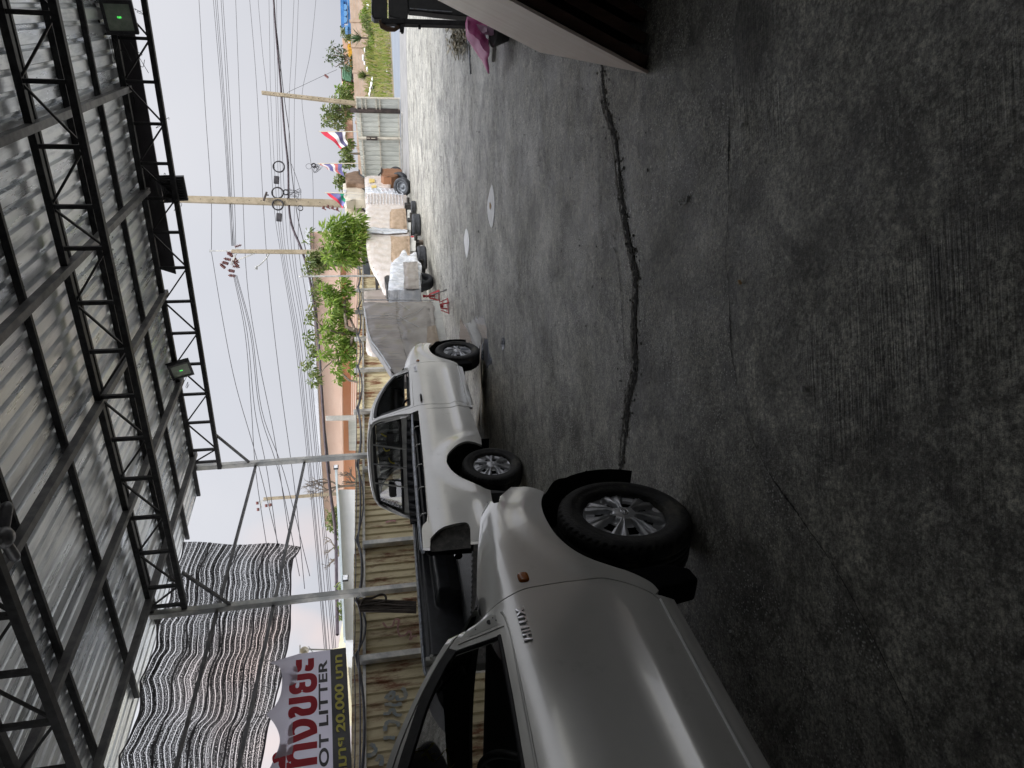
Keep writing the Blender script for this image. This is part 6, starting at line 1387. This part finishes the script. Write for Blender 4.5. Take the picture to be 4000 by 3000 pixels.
# poles
MPO = M('weathered_concrete', (.30, .25, .17), (.40, .335, .24), 2.5, .85, c3=(.28, .22, .16), s3=8, lo3=.56, hi3=.68, bump=.2)
def pole(label, top, bot, y, w0, w1, cat='utility pole', mat=None, nm='utility_pole', holes=0, grp='utility poles'):
    p = D(*top, y); q = D(*bot, y); d = (p - q).normalized(); base = q - d * (q.z / d.z) if abs(d.z) > .1 else q
    r = thing(nm, label, cat, base, 0, grp); b = MB(); n = 6; P_ = p - base
    for k_ in range(n):
        a_, c_ = P_ * k_ / n, P_ * (k_ + 1) / n; wa = w1 + (w0 - w1) * (k_ + .5) / n; b.bar(a_, c_, wa, wa * .8, (0, 1, 0)) if False else None
    vs = []
    for t in (0, 1):
        c = P_ * t; wv = (w1, w0)[t] / 2
        vs += [c + Vector((i * wv, j * wv * .8, 0)) for i, j in ((-1, -1), (1, -1), (1, 1), (-1, 1))]
    b = MB(); b.add(vs, [(3, 2, 1, 0), (4, 5, 6, 7)] + [(i, (i + 1) % 4, 4 + (i + 1) % 4, 4 + i) for i in range(4)]); b.build('shaft', mat or MPO, r, bevel=.015)
    if holes:
        b = MB()
        for k_ in range(holes): c = P_ * (.35 + .6 * k_ / holes); wv = (w1 + (w0 - w1) * (.35 + .6 * k_ / holes)) / 2 * .8; b.add([(c.x + .025 * cos(t * pi / 5), c.y - wv - .004, c.z + .025 * sin(t * pi / 5)) for t in range(10)], [tuple(range(10))])
        b.build('bolt_hole', MIR, r)
    return r, base
pole('leaning concrete pole rising behind the gate', (1022, 362), (1380, 403), 42, .20, .27, holes=14)
q2, b2 = pole('thickest concrete pole, crossing the front truss', (640, 776), (1347, 796), 36, .30, .38, holes=12)
q3, b3 = pole('concrete pole with the tilted insulator crossarm', (905, 982), (1280, 985), 33, .17, .24)
q4, b4 = pole('slim pole with small bracket insulators behind the net edge', (1029, 1949), (1330, 1928), 26, .11, .13)
pole('thin grey steel pole beside the leafy tree', (1168, 1080), (1420, 1078), 24, .055, .075, mat=MGP, nm='steel_pole', cat='pole', grp=None)
pole('short square concrete pole above the fence behind the farther pickup', (1273, 1634), (1420, 1631), 21, .15, .17, mat=MPC, nm='steel_pole' if False else 'concrete_pole', cat='pole', grp=None)
MIN = M('brown_insulator', (.13, .04, .035), (.18, .07, .06), 9, .3)
def on3(sx_, sy_, y=33): return D(sx_, sy_, y) - b3
b = MB(); b.bar(on3(928, 972), on3(903, 1035), .10, .08); b.bar(on3(820, 975), on3(820, 986), .05, .03); b.bar(on3(820, 980), on3(905, 980), .06, .05); b.bar(on3(915, 1020), on3(1000, 988), .05, .05); b.build('crossarm', MGP, q3)
ri = random.Random(2)
for i, (sx_, sy_) in enumerate(((918, 965), (912, 985), (906, 1000), (900, 1015), (910, 1040), (914, 1060), (918, 1078), (890, 1030), (878, 1046), (926, 1020), (930, 1040), (908, 1020))):
    b = MB(); d = Vector((ri.uniform(-.4, .4), .1, ri.choice([-1, 1, .3]))).normalized(); p = on3(sx_, sy_)
    for k_ in range(4): b.tube([p + d * (.07 * k_), p + d * (.07 * k_ + .02)], .075, 10)
    b.tube([p, p + d * .3], .03, 6); b.build('insulator', MIN, q3)
b = MB(); b.tube([on3(1055, 985), on3(1040, 1010), on3(1015, 1035), on3(1003, 1042)], .03, 7); lm = b.build('lamp_arm', MGP, q3)
b = MB(); b.tube([on3(1002, 1040), on3(999, 1052)], [.05, .09], 10); b.build('street_lamp_head', MGP, lm)
def on2(sx_, sy_, y=35.7): return D(sx_, sy_, y) - b2
b = MB(); b.bar(on2(1030, 784), on2(1042, 750), .10, .08); b.bar(on2(1040, 762), on2(1050, 762), .05, .05); b.build('bracket_arm', MIR, q2)
for i, (sx_, sy_) in enumerate(((1265, 806), (1282, 802), (1300, 806), (1318, 812))):
    b = MB(); p = on2(sx_, sy_); b.tube([p, p + Vector((-.12, -.05, .03))], [.05, .08], 8); b.tube([p + Vector((-.12, -.05, .03)), p + Vector((-.2, -.05, -.1))], .03, 6); b.build('insulator', MIN, q2)
def on4(sx_, sy_, y=26): return D(sx_, sy_, y) - b4
b = MB(); b.bar(on4(1012, 1958), on4(1055, 1955), .05, .05); b.bar(on4(1020, 1958), on4(1020, 1985), .04, .04); b.bar(on4(1052, 1955), on4(1055, 1985), .04, .04); b.build('bracket_arm', MGP, q4)
for sx_, sy_ in ((1005, 1965), (1008, 1990), (1040, 1975), (1056, 1972)):
    b = MB(); p = on4(sx_, sy_); b.tube([p - Vector((.05, 0, 0)), p + Vector((.05, 0, 0))], .05, 8); b.build('insulator', MIN, q4)

# wires
MWI = M('wire_black', (.02, .02, .025), (.05, .045, .05), 4, .6); MWB = M('wire_bundle', (.03, .02, .028), (.07, .05, .06), 4, .6)
def yd(sy_): return float(np.interp(sy_, [-100, 400, 800, 1000, 1400, 1900, 2500, 3000], [44, 42, 36, 33, 29, 26, 21, 18]))
def wire(pts, r=.012, label=None, grp='overhead wires', name='overhead_wire', mat=None):
    P_ = crom([tuple(D(x, y, yd(y))) for x, y in pts], 6); b = MB(); b.tube(P_, r, 4, False); o = b.build(name, mat or MWI); tag(o, label, 'wire', grp); return o
TW = 'thin overhead wire among the parallel span above the gate'
wire([(775, -40), (800, 400), (824, 750), (826, 975)], .014, 'highest single wire, ending on the tilted crossarm')
wire([(826, 985), (870, 1250), (920, 1500), (1000, 1780), (1080, 2100), (1140, 2350)], .012, 'wire falling from the top of the crossarm behind the front post')
for i, (x0, x1, x2) in enumerate(((830, 893, 905), (838, 897, 912), (845, 900, 908), (861, 905, 916), (868, 915, 921))):
    wire([(x0, -40), ((x0 + x1) / 2 + 4, 380), (x1, 760), (x2, 960)], .013, ['highest','second','middle','fourth','lowest'][i] + ' of five close parallel wires running to the brown insulators', 'five parallel wires')
for i, (x0, x1, x2, x3) in enumerate(((912, 982, 1000, 1060), (916, 995, 1045, 1100), (921, 1014, 1090, 1170), (925, 1022, 1110, 1210))):
    wire([(x0, 1075), ((x0 + x1) / 2 + 10, 1300), (x1, 1600), (x2, 1850), (x3, 2250)], .012, ['highest','second','third','lowest'][i] + ' of four wires sweeping down from the brown insulators', 'four sweeping wires')
wire([(919, -40), (935, 380), (948, 750), (965, 1100), (1010, 1400), (1070, 1700), (1130, 2100)], .012, 'single wire just below the five parallel wires')
wire([(972, -40), (1000, 300), (1026, 760), (1050, 1100), (1095, 1500), (1150, 1900), (1190, 2300)], .012, 'single wire passing the pole tops at mid height')
for i, (x0, x1, x2, x3, x4, x5) in enumerate(((1005, 1045, 1068, 1098, 1150, 1230), (1050, 1058, 1080, 1104, 1157, 1236), (1066, 1078, 1090, 1110, 1163, 1240), (1080, 1085, 1100, 1118, 1172, 1250), (1100, 1095, 1112, 1130, 1185, 1262), (1167, 1150, 1150, 1152, 1200, 1275), (1150, 1130, 1130, 1142, 1193, 1268))):
    wire([(x0, -40), ((x0 + x1) / 2, 200), (x1, 390), (x2, 780), (x3, 1000), (x4, 1320), (x4 + (x5 - x4) * .45, 1650), (x5, 2100), (x5 + 30, 2450), (x5 + 50, 2700)], .010, ['highest','second','third','fourth','fifth','lowest','second lowest'][i] + ' of the thin parallel wires running past all poles near the thick bundle', 'low parallel wires')
wire([(1066, -40), (1078, 130), (1090, 260), (1100, 375), (1112, 520), (1125, 650), (1128, 790), (1140, 880), (1180, 980), (1212, 1100), (1240, 1300), (1255, 1500), (1268, 1700), (1288, 1900), (1310, 2080), (1315, 2300), (1318, 2480)], .055, 'thick dark cable bundle strung along all the poles', None, 'cable_bundle', MWB)
wire([(1082, 130), (1110, 380), (1130, 520), (1136, 640), (1150, 760), (1165, 860), (1195, 980), (1230, 1150), (1250, 1400), (1262, 1600), (1290, 1850)], .02, 'slack cable looping just under the thick bundle', None, 'slack_cable')
wire([(1138, 640), (1160, 700), (1175, 760), (1170, 830), (1165, 960), (1195, 1150), (1232, 1350)], .012, 'loosest thin cable hanging below the bundle by the thickest pole', None, 'slack_cable')
wire([(1165, 375), (1120, 365), (1190, 330), (1275, 290), (1316, 272)], .012, 'stay wire slanting down right of the leaning pole', None, 'stay_wire')
wire([(1238, -40), (1213, 200), (1180, 370), (1195, 520), (1216, 645), (1222, 700), (1224, 830), (1226, 1000)], .010, 'lowest thin wire carrying the knotted coil')
b = MB(); p = D(1275, 298, 42); b.bar(p - Vector((.08, 0, .1)), p + Vector((.08, 0, .1)), .14, .1); tag(b.build('stay_insulator', MIN), 'small brown block strung on the stay wire', 'insulator')
def coil(c, rp_, label, n=3, r=.03):
    y_ = yd(c[1]) - .2; R0 = rp_ / FP * y_; b = MB(); rr = random.Random(int(c[0])); o0 = D(*c, y_)
    pts = []
    for k_ in range(n * 24 + 1): t = 2 * pi * k_ / 24; q = R0 * (1 + .05 * sin(k_ * .37)); pts.append((q * cos(t), .02 * sin(k_ * .21), q * sin(t)))
    b.tube(pts, r, 5, False); tag(b.build('cable_coil', MWI, None, o0), label, 'cable coil', 'cable coils on the wires')
coil((1089, 651), 20, 'single large cable coil right of the thickest pole'); coil((1084, 753), 20, 'large cable coil hanging just beside the thickest pole'); coil((1085, 800), 19, 'cable coil partly hidden behind the thickest pole'); coil((1173, 813), 9, 'small cable coil just past the thickest pole', 2, .02)
coil((1225, 646), 7, 'tight knotted coil above the faded flag', 5, .03); coil((1206, 650), 10, 'faint thin loop beside the knotted coil', 1, .010); coil((1116, 751), 9, 'small coil touching the thick cable bundle', 3, .03)
b = MB(); rr = random.Random(6); o0 = D(1240, 655, 37)
pts = [(rr.uniform(-.3, .3), rr.uniform(-.05, .05), rr.uniform(-.28, .25)) for i in range(26)]; b.tube(crom(pts, 5), .008, 4, False); tag(b.build('wire_tangle', MWI, None, o0), 'tangle of thin wire under the knotted coil', 'wire tangle')
b = MB(); o0 = D(1145, 760, 35.8); pts = [(rr.uniform(-.35, .35), rr.uniform(-.05, .05), rr.uniform(-.35, .35)) for i in range(30)]; b.tube(crom(pts, 5), .009, 4, False); tag(b.build('wire_tangle', MWI, None, o0), 'tangle of loose wire at the thickest pole', 'wire tangle')
for (sx_, sy_, lb) in ((1080, 703, 'dark splice box hanging between the two big coils'), (1090, 849, 'dark splice box left of the thickest pole')):
    p = D(sx_, sy_, yd(sy_) - .2); b = MB(); b.box(-.20, .20, -.08, .08, -.13, .13); o = b.build('splice_box', MWI, None, p, bevel=.03); o.rotation_euler = (0, .1, 0); tag(o, lb, 'splice box', 'splice boxes on the wires')
# flags
MR = M('flag_red', (.62, .03, .06), (.68, .05, .09), 4, .7); MW_ = M('flag_white', (.72, .70, .70), (.8, .78, .78), 4, .7); MN = M('flag_navy', (.07, .06, .13), (.11, .10, .2), 4, .7); MN2 = M('flag_faded_navy', (.14, .13, .32), (.2, .19, .4), 4, .7); MR2 = M('flag_faded_red', (.58, .13, .12), (.62, .2, .18), 4, .7); MG_ = M('flag_green', (.01, .22, .12), (.02, .28, .16), 4, .7)
def flag(label, y, p0, p1, q0, q1, bands, polebot, ripple=.08):
    """pole edge p0 (top) .. p1, free edge q0 .. q1, bands: (fraction, material, part name)"""
    base = D(*polebot, y); r = thing('flag', label, 'flag', base, 0, 'flags on poles'); L0 = base
    b = MB(); b.tube([(0, 0, 0), D(p0[0] - 6, p0[1], y) - L0], .018, 6); b.build('flagpole', MCRM, r)
    t0 = 0
    P0, P1, Q0, Q1 = [D(*q, y) - L0 for q in (p0, p1, q0, q1)]
    for fr, mat, nm in bands:
        def fn(u, v, t0=t0, fr=fr):
            t = t0 + fr * v; a = P0.lerp(P1, t); c = Q0.lerp(Q1, t); m_ = a.lerp(c, u); sag = sin(u * pi) * .06
            return (m_.x, m_.y + ripple * sin(u * 9 + t * 3) * u, m_.z - sag * 0 + .03 * sin(u * 7 + t * 5))
        b = MB(); b.grid(16, 3, fn); b.build(nm, mat, r, normals=False); t0 += fr
z15 = zm(1000, 0, .452); z14 = zm(1000, 600, .1808)
flag('brightest striped flag, red white and dark navy, drooping above the gate', 29.2, z15(555, 1137), z15(768, 1137), z15(735, 1285), z15(790, 1262), ((.30, MR, 'red_stripe'), (.27, MW_, 'white_stripe'), (.28, MN, 'navy_stripe'), (.15, MW_, 'lower_white_stripe')), (1402, 514))
flag('faded ragged striped flag, violet white and red, at the knotted coil', 28.0, z14(1365, 215), z14(1850, 215), z14(1560, 340), z14(1890, 500), ((.08, MR2, 'red_stripe'), (.14, MW_, 'white_stripe'), (.26, MN2, 'navy_stripe'), (.14, MW_, 'lower_white_stripe'), (.16, MR2, 'middle_red_stripe'), (.22, MN2, 'lower_navy_stripe')), (1400, 638))
flag('flag of red, violet and green bands beside the thickest pole', 26.5, z14(1520, 845), z14(1895, 858), z14(1890, 1190), z14(1925, 1020), ((.24, MR, 'red_stripe'), (.46, MN2, 'navy_stripe'), (.30, MG_, 'green_stripe')), (1420, 757))
